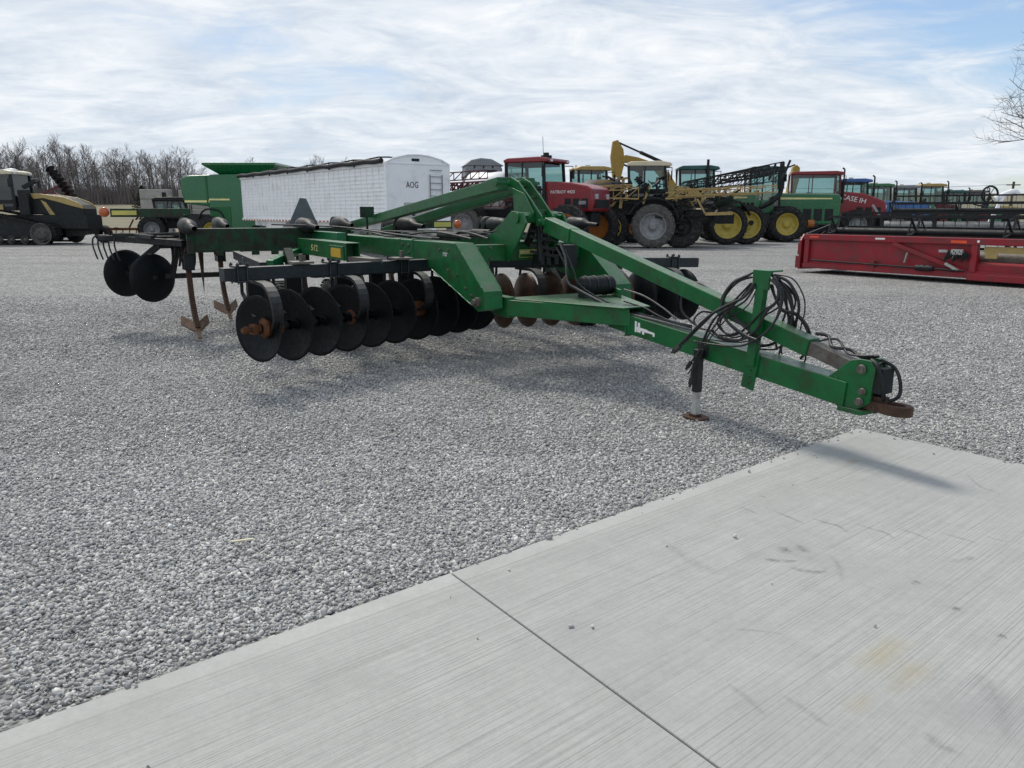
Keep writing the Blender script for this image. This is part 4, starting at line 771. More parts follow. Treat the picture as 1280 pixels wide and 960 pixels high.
def chassis(parent, x0, x1, w, z0, z1, m='blackm'):
    b = MB(); b.box(x0, x1, -w/2, w/2, z0, z1); b.box(x0 - .1, x0 + .5, -w*.3, w*.3, z0 - .15, z0 + .3); b.box(x1 - .3, x1 + .35, -w*.35, w*.35, z0, z0 + .45)
    b.cyl((x0 + .6, -w*.9, z0 + .1), (x0 + .6, w*.9, z0 + .1), .16, 10); b.cyl((x1 - .7, -w*.9, z0), (x1 - .7, w*.9, z0), .13, 10)
    return part(b, 'chassis', m, parent)
def stack(parent, x, y, z0, z1, r=.08, m='blackm'):
    b = MB(); b.cyl((x, y, z0), (x, y, z0 + (z1-z0)*.65), r, 12); b.cyl((x, y, z0 + (z1-z0)*.6), (x, y, z1), r*.6, 10); b.cyl((x, y, z1), (x - .12, y, z1 + .1), r*.6, 10); return part(b, 'exhaust', m, parent)
def fender(parent, x, y, w, r, m, a0=20, a1=150):
    b = MB(); b.strip([(x + r*math.cos(R(a)), y, r*.93 + r*math.sin(R(a))) for a in range(a0, a1 + 1, 13)], (0, 1, 0), w, .05); return part(b, 'fender', m, parent)
def steps(parent, x, y, z0, z1):
    b = MB(); n = 4
    for k in range(n): z = z0 + (z1-z0)*k/(n-1); b.box(x - .22, x + .22, y - .1, y + .1, z, z + .03)
    for s in (-.23, .23): b.bar((x + s, y, z0 - .05), (x + s, y, z1 + .1), .04, .03)
    for s in (-.23, .23): b.tube([(x + s, y - .02, z1), (x + s, y - .05, z1 + .8), (x + s*.5, y, z1 + .9)], .018, 5)
    return part(b, 'steps', 'blackm', parent)
def tractor(label, loc, rz, body, roof, rim, cat='tractor', four=True, L=6.3, H=3.6, rr=.98, fr=.86, stripe=None, duals=False, group=None, name='tractor', frm='blackm', exh=(1, 1), tyre='tyre'):
    t = thing(name, label, cat, loc, rz, group)
    x0 = -L*.42; x1 = L*.58
    chassis(t, x0 + .4, x1 - .4, .8, .75, 1.35)
    hood(t, .55, x1, 1.05, 1.25, H*.64, H*.60, body, stripe)
    cab(t, -1.15, .6, 1.65, 1.35, H, roof, frm)
    for s in (-1, 1):
        wheel(t, -1.3, s*.98, rr, .52, rr*.56, rim, tyre, face=s); wheel(t, 2.05 if L < 7 else 2.3, s*.95, fr, .48, fr*.54, rim, tyre, face=s)
        if duals: wheel(t, -1.3, s*1.62, rr, .52, rr*.56, rim, tyre, face=s)
        fender(t, -1.3, s*.95, .6, rr + .14, body if four else 'blackm')
    if exh[0]: stack(t, .85, -.62, H*.5, H + .1)
    b = MB(); b.cyl((-.4, 0, H - .02), (-.4, 0, H + .10), .14, 12); b.cyl((-.9, .5, H - .05), (-.9, .5, H + .12), .05, 8); part(b, 'antenna', 'cream', t)
    steps(t, .0, -.95, .5, 1.3)
    return t
def truss(b, p0, p1, h, n, w=.05, up=(0, 0, 1), taper=1.0):
    p0, p1 = Vector(p0), Vector(p1); up = Vector(up)
    q = [(p0 + (p1-p0)*i/n) for i in range(n + 1)]
    b.bar(p0, p1, w, w); b.bar(p0 + up*h, p1 + up*h*taper, w, w)
    for i in range(n):
        h0 = h*(1 + (taper-1)*i/n); h1 = h*(1 + (taper-1)*(i+1)/n)
        b.bar(q[i], q[i+1] + up*h1, w*.65, w*.65); b.bar(q[i+1], q[i+1] + up*h1, w*.6, w*.6)

# --- red sprayer
Y = 36
t = thing('field_sprayer', 'red sprayer with a red cab roof and rounded hood, right of the white trailer', 'sprayer', (wx(672, Y), Y, 0), R(-32))
chassis(t, -4.2, 2.6, 1.3, 1.15, 1.75); hood(t, .85, 3.25, 1.75, 1.65, 2.95, 2.72, 'red', None, .6)
cab(t, -1.15, .95, 2.0, 1.75, 3.98, 'red', 'blackm', .1, .16)
for s in (-1, 1): wheel(t, 2.35, s*1.55, .98, .42, .58, 'orim', face=s); wheel(t, -3.0, s*1.55, .98, .42, .58, 'grim', 'tyregrey', face=s); fender(t, -3.0, s*1.55, .5, 1.15, 'blackm')
b = MB(); b.lathe([(0, .1), (.02, .7), (.2, .92), (2.1, .92), (2.28, .7), (2.3, .1)], (-3.7, 0, 2.55), (1, 0, 0), 24); part(b, 'tank', 'white', t)
b = MB(); b.cyl((-2.5, 0, 3.4), (-2.5, 0, 3.55), .25, 16); part(b, 'tank_lid', 'blackm', t)
for s in (-1, 1):
    b = MB(); truss(b, (-5.4, s*1.55, 2.35), (.4, s*1.7, 2.1), .55, 13, .06); truss(b, (-5.5, s*1.85, 1.95), (-.4, s*1.9, 1.85), .4, 11, .05); truss(b, (-5.4, s*1.6, 3.0), (-1.6, s*1.7, 3.1), .35, 8, .05); truss(b, (-5.5, s*1.4, 2.6), (-.8, s*1.5, 2.7), .3, 16, .07); truss(b, (-5.2, s*2.0, 2.45), (-1.2, s*2.0, 2.5), .45, 10, .06); part(b, 'boom', 'reddark', t)
b = MB(); b.box(-4.9, -4.3, -1.2, 1.2, 1.2, 2.3); b.bar((-5.4, -1.9, 2.2), (-5.4, 1.9, 2.2), .12, .2); b.bar((-5.4, -1.9, 1.5), (-5.4, 1.9, 1.5), .12, .15); part(b, 'boom_rack', 'reddark', t)
steps(t, .9, -1.15, .7, 1.7); b = MB(); b.cyl((.6, -.3, 3.98), (.6, -.3, 4.08), .25, 16); b.cyl((.6, -.3, 4.08), (.6, -.3, 4.2), .12, 12); part(b, 'antenna', 'blackm', t)
b = MB(); b.tube([(.4, -.2, 4.0), (.35, -.2, 4.9)], .012, 4); part(b, 'whip_aerial', 'blackm', t)
for s in (-1, 1): b = MB(); b.box(2.55, 2.9, s*.89 - .01, s*.89 + .01, 1.95, 2.1); part(b, 'hood_badge', 'grim', t)
lettering('hood_lettering', 'PATRIOT 4420', .19, 'whiteletter', t, (1.15, -.885, 2.42), (R(90), 0, 0), sx=1.0)
# --- tank trailer behind it
Y = 44
t = thing('nurse_tank', 'dark grey lidded tank standing behind the red booms, left of the red sprayer cab', 'tank', (wx(603, Y), Y, 0), R(10))
b = MB(); z0, z1 = 2.7, wz(200, Y)
for k in range(4): b.box(-1.0 + k*.5, -.55 + k*.5, -.9, .9, z0, z1 - .35 + .0)
b.box(-1.02, 1.0, -.85, .85, z0 + .05, z1 - .45); part(b, 'tank_shell', 'plastic', t, bevel=.06)
b = MB(); b.prism([(-1.1, z1 - .36), (-.7, z1 - .05), (-.2, z1 + .05), (.4, z1 + .0), (1.1, z1 - .36)], 'y', -.95, .95); part(b, 'lid', 'plastic', t, bevel=.05)
b = MB(); b.box(-1.3, 1.3, -.9, .9, 2.3, 2.7); b.box(-1.2, -1.0, -.7, -.5, 0, 2.3); b.box(1.0, 1.2, -.7, -.5, 0, 2.3); b.box(-1.2, -1.0, .5, .7, 0, 2.3); b.box(1.0, 1.2, .5, .7, 0, 2.3); part(b, 'stand', 'blackm', t)

# --- tan roofed tractor between the red and the yellow sprayer
Y = 43
tractor('tan-roofed tractor with orange wheel rims half hidden between the red sprayer and the yellow sprayer', (wx(742, Y), Y, 0), R(12), 'tan', 'tan', 'orim', H=wz(209, Y), rr=.95, exh=(0, 0))
# --- yellow sprayer
Y = 37.5
t = thing('field_sprayer', 'yellow sprayer with ochre folded booms and a large grey-rimmed wheel, centre of the row', 'sprayer', (wx(815, Y), Y, 0), R(-8))
chassis(t, -3.4, 3.4, 1.3, 1.1, 1.75); hood(t, .6, 2.4, 1.1, 2.1, 2.88, 2.5, 'tan', None, .3, 'blackm')
cab(t, -1.2, .65, 1.8, 2.2, wz(203, Y), 'cream', 'blackm', .12)
wheel(t, 0, -1.5, 1.0, .42, .60, 'grim', 'tyregrey', face=-1); wheel(t, 1.3, -1.1, .96, .5, .5, 'blackm', 'tyre', face=-1)
wheel(t, -2.0, -1.1, .92, .42, .56, 'yrim', face=-1); wheel(t, -3.0, -1.2, .88, .42, .52, 'orim', face=-1)
for x in (-2.9, 1.45): wheel(t, x, 1.5, .99, .42, .60, 'grim', face=1)
fender(t, 0, -1.5, .5, 1.17, 'blackm', 15, 165)
for s in (-1, 1):
    b = MB(); truss(b, (.5, s*1.75, 2.22), (3.75, s*1.8, 2.42), .26, 7, .06, taper=1.3); truss(b, (.9, s*1.9, 2.32), (5.3, s*1.95, 2.5), .28, 9, .05); truss(b, (-4.1, s*1.75, 2.32), (-.7, s*1.7, 2.22), .50, 6, .065); truss(b, (-3.9, s*1.9, 2.55), (-1.0, s*1.85, 2.62), .22, 6, .05); b.bar((1.9, s*1.8, 2.2), (2.3, s*1.75, 1.55), .08, .08); b.bar((2.3, s*1.75, 1.55), (3.5, s*1.75, 1.58), .1, .14); part(b, 'boom', 'yboom', t)
b = MB(); rg = random.Random(11)
for k in range(150):
    x, z = rg.uniform(-3.6, 3.4), rg.uniform(1.2, 2.45); z += .7 * (abs(x + .8) < 1.1); l = rg.uniform(.15, .6); a = rg.uniform(0, 3.14); b.bar((x, -1.2 - rg.random()*.5, z), (x + l*math.cos(a), -1.2 - rg.random()*.5, z + l*math.sin(a)*.6), rg.uniform(.04, .12), rg.uniform(.04, .1))
part(b, 'plumbing', 'blackm', t)
b = MB(); b.bar((-1.5, -1.4, 1.8), (-1.4, -1.3, 3.1), .18, .14); b.bar((-1.9, -1.4, 1.9), (-1.2, -1.4, 2.9), .12, .12); b.bar((-.5, -1.5, 2.0), (-.2, -1.4, 2.8), .12, .1); b.bar((-2.7, -1.3, 2.95), (-1.2, -1.4, 3.15), .08, .1); part(b, 'lift_mast', 'yboom', t)
b = MB(); b.box(-3.6, 1.0, -1.1, 1.1, 1.5, 2.15); b.lathe([(0, .1), (.05, .7), (.3, .85), (1.7, .85), (1.95, .7), (2.0, .1)], (-3.4, 0, 2.3), (1, 0, 0), 20); part(b, 'tank', 'blackm', t)
steps(t, 1.2, -1.2, .7, 1.9)
# --- excavator behind
def excavator(label, px, Y, pts, sc, loc_off=0):
    t = thing('excavator', label, 'excavator', (wx(px, Y), Y, 0), 0)
    b = MB(); b.box(-2.2, 2.4, -1.6, -1.0, .1, .9); b.box(-2.2, 2.4, 1.0, 1.6, .1, .9); part(b, 'track', 'blackm', t, bevel=.2)
    b = MB(); b.box(-2.6, 1.8, -1.4, 1.4, 1.1, 2.2); b.box(.2, 1.7, -1.4, -.5, 2.2, 2.95); part(b, 'house', 'exc', t, bevel=.1)
    bm_, st, cy = pts
    b = MB(); b.prism(bm_, 'y', -.28, .28); part(b, 'boom', 'exc', t, bevel=.04)
    b = MB(); b.prism(st, 'y', -.22, .22); part(b, 'stick', 'exc', t, bevel=.04)
    b = MB()
    for (x0, z0, x1, z1) in cy: b.cyl((x0, -.15, z0), ((x0+x1)/2, -.15, (z0+z1)/2), .06, 8); b.cyl(((x0+x1)/2, -.15, (z0+z1)/2), (x1, -.15, z1), .11, 8)
    part(b, 'boom_cylinder', 'blackm', t)
Y = 52; s = Y / 960; Q = lambda x, y, px: ((x - px) * s * 1.0, wz(y, Y))
px = 800
excavator('yellow excavator with its arm folded up against the sky behind the yellow sprayer', px, Y,
    ([Q(775,196,px), Q(780,194,px), Q(795,197,px), Q(812,203,px), Q(832,215,px), Q(846,238,px), Q(838,240,px), Q(815,212,px), Q(795,205,px), Q(776,203,px)],
     [Q(764,177,px), Q(770,175,px), Q(777,187,px), Q(779,203,px), Q(775,222,px), Q(765,222,px), Q(762,196,px)],
     [(Q(770,178,px)[0], Q(770,178,px)[1], Q(824,203,px)[0], Q(824,203,px)[1]), (Q(778,206,px)[0], Q(778,206,px)[1], Q(800,216,px)[0], Q(800,216,px)[1])]), 1)
Y = 62; s = Y / 960; px = 975
excavator('yellow excavator arm standing between the green tractor and the red tractor', px, Y,
    ([Q(984,215,px), Q(992,212,px), Q(990,250,px), Q(980,262,px), Q(972,262,px), Q(981,240,px)],
     [Q(986,209,px), Q(990,206,px), Q(994,210,px), Q(994,225,px), Q(990,245,px), Q(985,245,px), Q(983,225,px)],
     [(Q(988,206,px)[0], Q(988,206,px)[1], Q(968,214,px)[0], Q(968,214,px)[1])]), 1)
# --- green sprayer
Y = 41.5
t = thing('field_sprayer', 'green self-propelled sprayer with black lattice booms and yellow wheels, left of the green tractor', 'sprayer', (wx(893, Y), Y, 0), R(-6))
chassis(t, -3.2, 2.4, 1.3, 1.1, 1.7); cab(t, -2.0, -.1, 1.8, 1.9, wz(208, Y), 'teal', 'blackm', .12)
hood(t, .7, 2.0, 1.5, 1.6, 2.65, 2.6, 'gmach', 'yellowletter', .3)
b = MB(); b.box(-.1, .8, -.9, .9, 1.5, 2.6); b.box(-3.0, -1.9, -.9, .9, 1.5, 2.5); part(b, 'tank', 'green_dirty', t, bevel=.1)
for x in (.45, 1.5): wheel(t, x, -1.45 if x < 1 else -1.0, 1.0, .5, .68, 'yrim', face=-1); wheel(t, x - 3.2, 1.45, 1.0, .5, .6, 'yrim', face=1)
fender(t, .45, -1.45, .5, 1.16, 'blackm', 20, 150)
for s in (-1, 1):
    b = MB(); truss(b, (-1.9, s*1.6, 2.75), (3.0, s*1.6, 3.55), .35, 13, .06, taper=1.5); truss(b, (-1.6, s*1.85, 2.72), (2.8, s*1.8, 3.15), .35, 11, .05); truss(b, (.4, s*1.5, 3.3), (3.1, s*1.5, 3.65), .2, 8, .05); b.bar((3.0, s*1.6, 3.3), (3.3, s*1.6, 4.15), .08, .10); part(b, 'boom', 'blackm', t)
b = MB(); b.bar((-.6, -1.0, 2.9), (-.6, -1.0, 4.25), .12, .12); part(b, 'boom_cradle', 'blackm', t)
# --- green four-wheel-drive tractor
Y = 45.5; s = Y / 960
t = thing('tractor', 'green tractor with yellow rims and a long hood pointing right, beside the lattice-boomed sprayer', 'tractor', (wx(960, Y), Y, 0), R(-6))
chassis(t, -4.0, 3.2, .9, .9, 1.6); hood(t, .3, 3.85, 1.15, .95, wz(242, Y), wz(243, Y) - .02, 'gmach', 'yellowletter', .3)
cab(t, -1.3, .45, 1.75, 1.5, wz(209, Y), 'teal', 'blackm', .1)
for q in (-1, 1): wheel(t, .65, q*1.05, .98, .62, .60, 'yrim', face=q); wheel(t, .65, q*1.75, .98, .62, .60, 'yrim', face=q); wheel(t, -3.0, q*1.05, .98, .62, .60, 'yrim', face=q); wheel(t, -3.0, q*1.75, .98, .62, .60, 'yrim', face=q)
b = MB(); b.box(-1.4, .1, -1.0, 1.0, 1.55, 2.3); part(b, 'cab_base', 'gmach', t, bevel=.06)
b = MB(); b.tube(spline([(-.7, -1.1, 1.9), (-.1, -1.15, 2.2), (.35, -1.1, 2.7), (.35, -1.1, 3.3), (.35, -1.1, 4.35)], 4), .13, 10); b.cyl((.35, -1.1, 2.9), (.35, -1.1, 4.0), .2, 12); part(b, 'exhaust', 'blackm', t)
b = MB(); b.cyl((2.0, -.9, 1.0), (2.35, -.9, 1.0), .22, 12); part(b, 'axle_end', 'orim', t)
steps(t, -.9, -1.1, .6, 1.6)
# --- the receding row on the right
def row_tractor(px, Y, top, label, body, roof, rim='grim', rz=-8, **k):
    return tractor(label, (wx(px, Y), Y, ter_z(wx(px, Y), Y)), R(rz), body, roof, rim, H=wz(top, Y) - ter_z(wx(px, Y), Y), **k)
Y = 49.5
t = thing('tractor', 'red tractor with a sloping red hood, behind the left end of the red header', 'tractor', (wx(1022, Y), Y, 0), R(-14))
chassis(t, -2.6, 3.0, .9, .9, 1.5); hood(t, .9, 3.85, 1.2, 1.45, wz(239, Y), wz(250, Y), 'red', None, .6)
cab(t, -1.8, 1.15, 1.9, 1.5, wz(215, Y), 'red', 'reddark', .1)
for q in (-1, 1): wheel(t, -1.5, q*1.05, .98, .6, .55, 'grim', face=q); wheel(t, 2.2, q*1.05, .9, .55, .5, 'grim', face=q); fender(t, -1.5, q*1.05, .6, 1.12, 'red')
stack(t, 1.25, -.75, 2.2, wz(213, Y))
b = MB(); b.box(.72, .80, -.7, -.6, 2.4, wz(217, Y)); part(b, 'grab_rail', 'orangerefl', t)
lettering('hood_lettering', 'CASE IH', .42, 'whiteletter', t, (1.15, -.63, 2.45), (R(90), R(12), 0), sx=1.0)
row_tractor(1068, 50, 224, 'blue tractor with blue cab roof and long blue hood behind the red tractor', 'blue', 'blue', L=7.4, rz=-10)
row_tractor(1098, 57, 230, 'green tractor with a dark green roof just right of the blue cab', 'gmach', 'gmach', 'yrim')
row_tractor(1130, 60, 232, 'grey-roofed tractor with red hood, next to the green roof', 'reddark', 'plastic')
row_tractor(1163, 62, 230, 'tan-roofed tractor in the middle of the receding row of cabs', 'cream', 'tan')
row_tractor(1191, 66, 238, 'teal-roofed tractor, second last cab in the row on the right', 'gmach', 'teal', 'yrim')
row_tractor(1216, 68, 238, 'brown-grey roofed tractor, last cab at the right end of the row', 'tan', 'greymetal')
Y = 55
t = thing('marker_wheel', 'thin black spoked wheel raised on an arm at the right end of the row', 'wheel', (wx(1234, Y), Y, 0), 0)
b = MB(); z = wz(243, Y); b.tube([(.55*math.cos(a), 0, z + .55*math.sin(a)) for a in [i*math.pi/12 for i in range(24)]], .07, 6, closed=True)
for k in range(6): a = k*math.pi/3; b.bar((0, 0, z), (.52*math.cos(a), 0, z + .52*math.sin(a)), .04, .04)
part(b, 'rim', 'blackm', t); b = MB(); b.bar((-.5, 0, 0), (0, 0, z), .12, .12); part(b, 'arm', 'blackm', t)
t = thing('grain_auger', 'white auger spout rising above the black reels at the right edge', 'auger', (wx(1258, 50), 50, 0), 0)
b = MB(); b.cyl((-1.4, 0, 0), (-.3, 0, wz(243, 50)), .13, 10); b.tube(spline([(-.9, 0, wz(249, 50)), (-.3, 0, wz(243, 50)), (.3, 0, wz(239, 50)), (.6, 0, wz(244, 50))], 4), .16, 10); part(b, 'tube', 'white', t)

# --- white hopper trailer
P0 = Vector((wx(480, 27, 3.3), 27)); P1 = Vector((wx(300, 38.5, 3.3), 38.5)); dv = (P0 - P1).normalized(); LT = (P0 - P1).length
t = thing('grain_trailer', 'long white ribbed grain trailer with a rolled black tarp along its top edge', 'trailer', (P1.x, P1.y, 0), math.atan2(dv.y, dv.x))
ez = wz(203, 27); W = 2.6
# local x forward to near end, far side at +y ; the visible side wall is y=0, near gable at x=LT
prof = [(0, 1.25), (0, ez), (.35, ez + .16), (.9, ez + .28), (1.3, ez + .30), (1.7, ez + .28), (2.25, ez + .16), (W, ez), (W, 1.25)]
zl = [1.25, ez]
b = MB(); b.prism([(0.02, 1.25), (0.02, ez), (W - .02, ez), (W - .02, 1.25)], 'x', 0, LT - .03); part(b, 'box_body', 'white', t)
b = MB()
for k in range(int(LT / .45)): b.box(.12 + k*.45, .135 + k*.45, -.006, .02, 1.3, ez - .06)
nz = 14
for k in range(nz): z = 1.35 + (ez - 1.45)*k/(nz-1); b.box(0.05, LT - .1, -.008, .02, z, z + .012)
b.box(0, LT, -.03, .02, ez - .1, ez); b.box(0, LT, -.03, .02, 1.25, 1.36)
part(b, 'wall_ribs', 'white', t)
b = MB(); b.prism(prof, 'x', LT - .03, LT + .04); eg = part(b, 'end_wall', 'white', t)
b = MB(); b.tube([(LT + .05, y, z) for y, z in prof[1:8]], .03, 6); b.bar((LT + .05, .03, 1.25), (LT + .05, .03, ez), .05, .05); b.bar((LT + .05, W - .03, 1.25), (LT + .05, W - .03, ez), .05, .05); b.box(LT + .04, LT + .07, .05, W - .05, ez - .02, ez + .01); part(b, 'end_trim', 'white', eg)
b = MB()
for y in (1.75, 2.25): b.tube([(LT + .10, y, 1.9), (LT + .10, y, ez - .35)], .022, 6)
for k in range(6): b.box(LT + .08, LT + .11, 1.75, 2.25, 1.95 + k*.22, 1.975 + k*.22)
part(b, 'ladder', 'grim', eg)
b = MB(); b.box(LT + .042, LT + .06, .7, 1.9, 1.35, 1.95); part(b, 'hatch', 'jackgrey', eg)
b = MB()
for y, z in ((.55, 1.55), (1.0, 1.5), (1.2, 1.6), (2.35, 1.5)): b.box(LT + .062, LT + .07, y, y + .12, z, z + .16)
b.box(LT + .045, LT + .055, 1.05, 1.35, ez + .08, ez + .17)
part(b, 'end_decals', 'blackm', eg)
lettering('end_lettering', 'AOG', .30, 'blackm', eg, (LT + .048, .80, 2.45), (R(90), 0, R(90)), sx=.75)
b = MB(); pts = [(LT*i/24, -.10, ez + .06 + .02*math.sin(i*2.1)) for i in range(25)]; b.tube(pts, .085, 10); part(b, 'rolled_tarp', 'blackm', t)
b = MB(); n = 7
b.prism([(.0, ez), (.5, ez + .12), (1.3, ez + .16), (2.1, ez + .12), (W, ez)], 'x', 0.02, LT - .04)
part(b, 'tarp', 'plastic', t)
b = MB()
for k in range(1, 7): x = LT*k/7; b.tube([(x, y, z + .04) for y, z in prof[1:8]], .03, 6); b.bar((x, -.1, ez - .08), (x, -.1, ez + .2), .05, .05)
part(b, 'tarp_bows', 'blackm', t)
b = MB(); b.box(-.3, LT + .2, .7, .9, 1.0, 1.25); b.box(-.3, LT + .2, 1.7, 1.9, 1.0, 1.25)
for x in (3.2, 9.2): b.prism([(x - 1.8, 1.25), (x + 1.8, 1.25), (x + .3, .55), (x - .3, .55)], 'y', .25, W - .25)
part(b, 'hopper_frame', 'white', t)
b = MB()
for k in range(40): x = .2 + k*LT/41; b.box(x, x + .16, -.04, -.03, 1.24, 1.30)
part(b, 'reflector_tape', 'amber', t)
for x in (1.0, 2.2): wheel(t, x, .25, .5, .28, .28, 'steel', face=-1); wheel(t, x, W - .25, .5, .28, .28, 'steel', face=1)

# --- combine
Y = 42; s = Y/960
t = thing('combine_harvester', 'green combine harvester with a flared grain tank, behind the far end of the white trailer', 'combine', (wx(243, Y), Y, 0), 0)
Q2 = lambda x, y: ((x - 243)*s, wz(y, Y))
b = MB(); b.prism([Q2(244,224), Q2(252,221), Q2(300,219), Q2(400,219), Q2(400,280), Q2(300,290), Q2(276,289), Q2(274,258), Q2(246,255), Q2(243,240)], 'y', -1.5, 1.5); part(b, 'body', 'gmach', t, bevel=.1)
b = MB(); b.box(Q2(277,0)[0], Q2(300,0)[0], -1.53, -1.5, wz(288, Y), wz(259, Y)); b.box(Q2(273,0)[0], Q2(275,0)[0], -1.53, -1.5, wz(257, Y), wz(222, Y)); part(b, 'side_panel', 'green', t)
b = MB(); b.box(Q2(247,0)[0], Q2(276,0)[0], -1.52, -1.5, wz(253.5, Y), wz(251, Y)); b.box(Q2(276,0)[0], Q2(300,0)[0], -1.55, -1.5, wz(251, Y), wz(249, Y)); part(b, 'stripe', 'yellowletter', t)
x0, x1, z0, z1 = Q2(288,0)[0], Q2(345,0)[0], wz(220, Y), wz(209, Y)
b = MB(); b.add([(x0, -1.2, z0), (x1, -1.2, z0), (x1, 1.2, z0), (x0, 1.2, z0), (x0 - .65, -1.75, z1), (x1 + .5, -1.75, z1), (x1 + .5, 1.75, z1), (x0 - .65, 1.75, z1)], [(0,3,2,1), (4,5,6,7), (0,1,5,4), (1,2,6,5), (2,3,7,6), (3,0,4,7)]); b.box(x0 - .68, x1 + .55, -1.78, 1.78, z1, z1 + .14); part(b, 'grain_tank', 'gmach', t, bevel=.03)
for x, r in ((1.5, .72), (6.0, .95)):
    for q in (-1, 1): wheel(t, x, q*1.5, r, .6, r*.55, 'yrim', face=q)
cab(t, 6.6, 8.2, 1.8, 1.9, 3.5, 'gmach', 'blackm')
b = MB(); b.tube(spline([(.8, -1.52, 1.3), (1.2, -1.6, 1.75), (1.9, -1.55, 1.7), (2.2, -1.5, 1.2)], 4), .05, 6); b.box(.3, 1.5, -1.45, 1.45, .7, 1.5); part(b, 'straw_chopper', 'blackm', t)

# --- tracked tractor at the left edge
Y = 41; s = Y/960; px0 = 60
T_ = lambda x, y: ((x - px0)*s, wz(y, Y))
t = thing('tracked_tractor', 'yellow and black rubber-tracked tractor at the left edge of the yard', 'tractor', (wx(px0, Y), Y, 0), 0)
loop = [T_(-42, 302), T_(72, 302), T_(80, 299), T_(86, 292), T_(84, 284), T_(76, 279), T_(66, 279), T_(40, 272), T_(-10, 263), T_(-38, 262), T_(-50, 272), T_(-54, 285), T_(-50, 297)]
for q in (-1, 1):
    b = MB(); n = len(loop); y0, y1 = (-1.45, -.80) if q < 0 else (.80, 1.45)
    inn = []
    cx_, cz_ = sum(p[0] for p in loop)/n, sum(p[1] for p in loop)/n
    vs = []; 
    for p in loop:
        d = Vector((p[0]-cx_, p[1]-cz_)); k = 1 - .13/max(.3, d.length); vs.append((cx_ + d.x*k, cz_ + d.y*k))
    V = [(p[0], y0, p[1]) for p in loop] + [(p[0], y1, p[1]) for p in loop] + [(p[0], y0, p[1]) for p in vs] + [(p[0], y1, p[1]) for p in vs]
    F = []
    for i in range(n): j = (i+1) % n; F += [(i, j, n+j, n+i), (2*n+i, 3*n+i, 3*n+j, 2*n+j), (i, 2*n+i, 2*n+j, j), (n+i, n+j, 3*n+j, 3*n+i)]
    b.add(V, F)
    for i in range(n):
        p, r_ = Vector(loop[i]), Vector(loop[(i+1) % n]); L_ = (r_-p).length; m_ = max(1, int(L_/.16))
        for k in range(m_):
            c = p + (r_-p)*k/m_; dn = Vector((c.x-cx_, c.y-cz_)).normalized()*.03; b.bar((c.x, y0 - .01, c.y), (c.x, y1 + .01, c.y), .08, .07)
    part(b, 'track', 'tyre', t)
    for (x, z, r) in ((70, 291.5, .55), (50, 0, .2), (34, 0, .2), (20, 0, .2), (5, 0, .2), (-35, 283, .8)):
        cxx = (x-px0)*s; czz = wz(z, Y) if z else .26; b = MB(); b.lathe([(-.1, r), (-.12, r*.9), (0, r*.8), (0, r*.55), (-.08, r*.5), (-.1, r*.25), (-.1, 0)], (cxx, y0 if q < 0 else y1, czz), (0, 1, 0) if q < 0 else (0, -1, 0), 24); part(b, 'track_wheel', 'tyregrey', t)
    b = MB(); b.prism([T_(-32, 298), T_(64, 298), T_(66, 282), T_(50, 275), T_(-32, 266)], 'y', y0 + .15, y1 - .1); part(b, 'track_frame', 'blackm', t)
b = MB(); b.box(-4, 2.4, -.75, .75, .8, 1.5); b.prism([T_(85, 296), T_(114, 292), T_(116, 280), T_(85, 280)], 'y', -.5, .5); part(b, 'chassis', 'blackm', t)
b = MB(); b.prism([T_(48, 243), T_(62, 243), T_(92, 248), T_(108, 256), T_(113, 261), T_(113, 282), T_(96, 282), T_(82, 279), T_(76, 270), T_(60, 268), T_(48, 268)], 'y', -.62, .62); hd = part(b, 'hood', 'blackm', t, bevel=.06)
b = MB()
for y0, y1 in ((-.66, -.60), (.60, .66)):
    b.prism([T_(50, 242.5), T_(62, 242.5), T_(90, 246.5), T_(106, 253), T_(112, 258), T_(112, 261), T_(98, 257.5), T_(84, 253), T_(66, 248), T_(54, 249)], 'y', y0, y1)
    b.prism([T_(62, 250), T_(68, 253), T_(76, 266), T_(82, 276), T_(92, 281), T_(114, 281.5), T_(114, 284), T_(92, 284.5), T_(80, 280), T_(72, 270)], 'y', y0, y1)
part(b, 'hood_cover', 'tan', hd, bevel=.02)
b = MB(); b.prism([T_(34, 300), T_(34, 232), T_(54, 232), T_(54, 240), T_(50, 270)], 'y', -.95, -.6) if False else b.box(T_(40,0)[0], T_(52,0)[0], -.95, -.65, wz(268, Y), wz(238, Y)); b.bar((T_(46,0)[0], -.8, wz(235, Y)), (T_(62,0)[0], -.8, wz(226.5, Y)), .22, .16); part(b, 'exhaust', 'blackm', t)
cab(t, T_(-12,0)[0], T_(34,0)[0], 1.75, wz(262, Y), wz(213.5, Y), 'cream', 'blackm', .06, .05, gl='glassdark')
b = MB(); b.lathe([(0, .32), (.06, .33), (.12, .2), (.14, 0)], (T_(22,0)[0], 0, wz(214, Y)), (0, 0, 1), 16); part(b, 'antenna', 'white', t)
b = MB(); b.box(T_(-12,0)[0], T_(20,0)[0], -.9, -.86, wz(262, Y), wz(256, Y)); part(b, 'cab_step', 'tan', t)
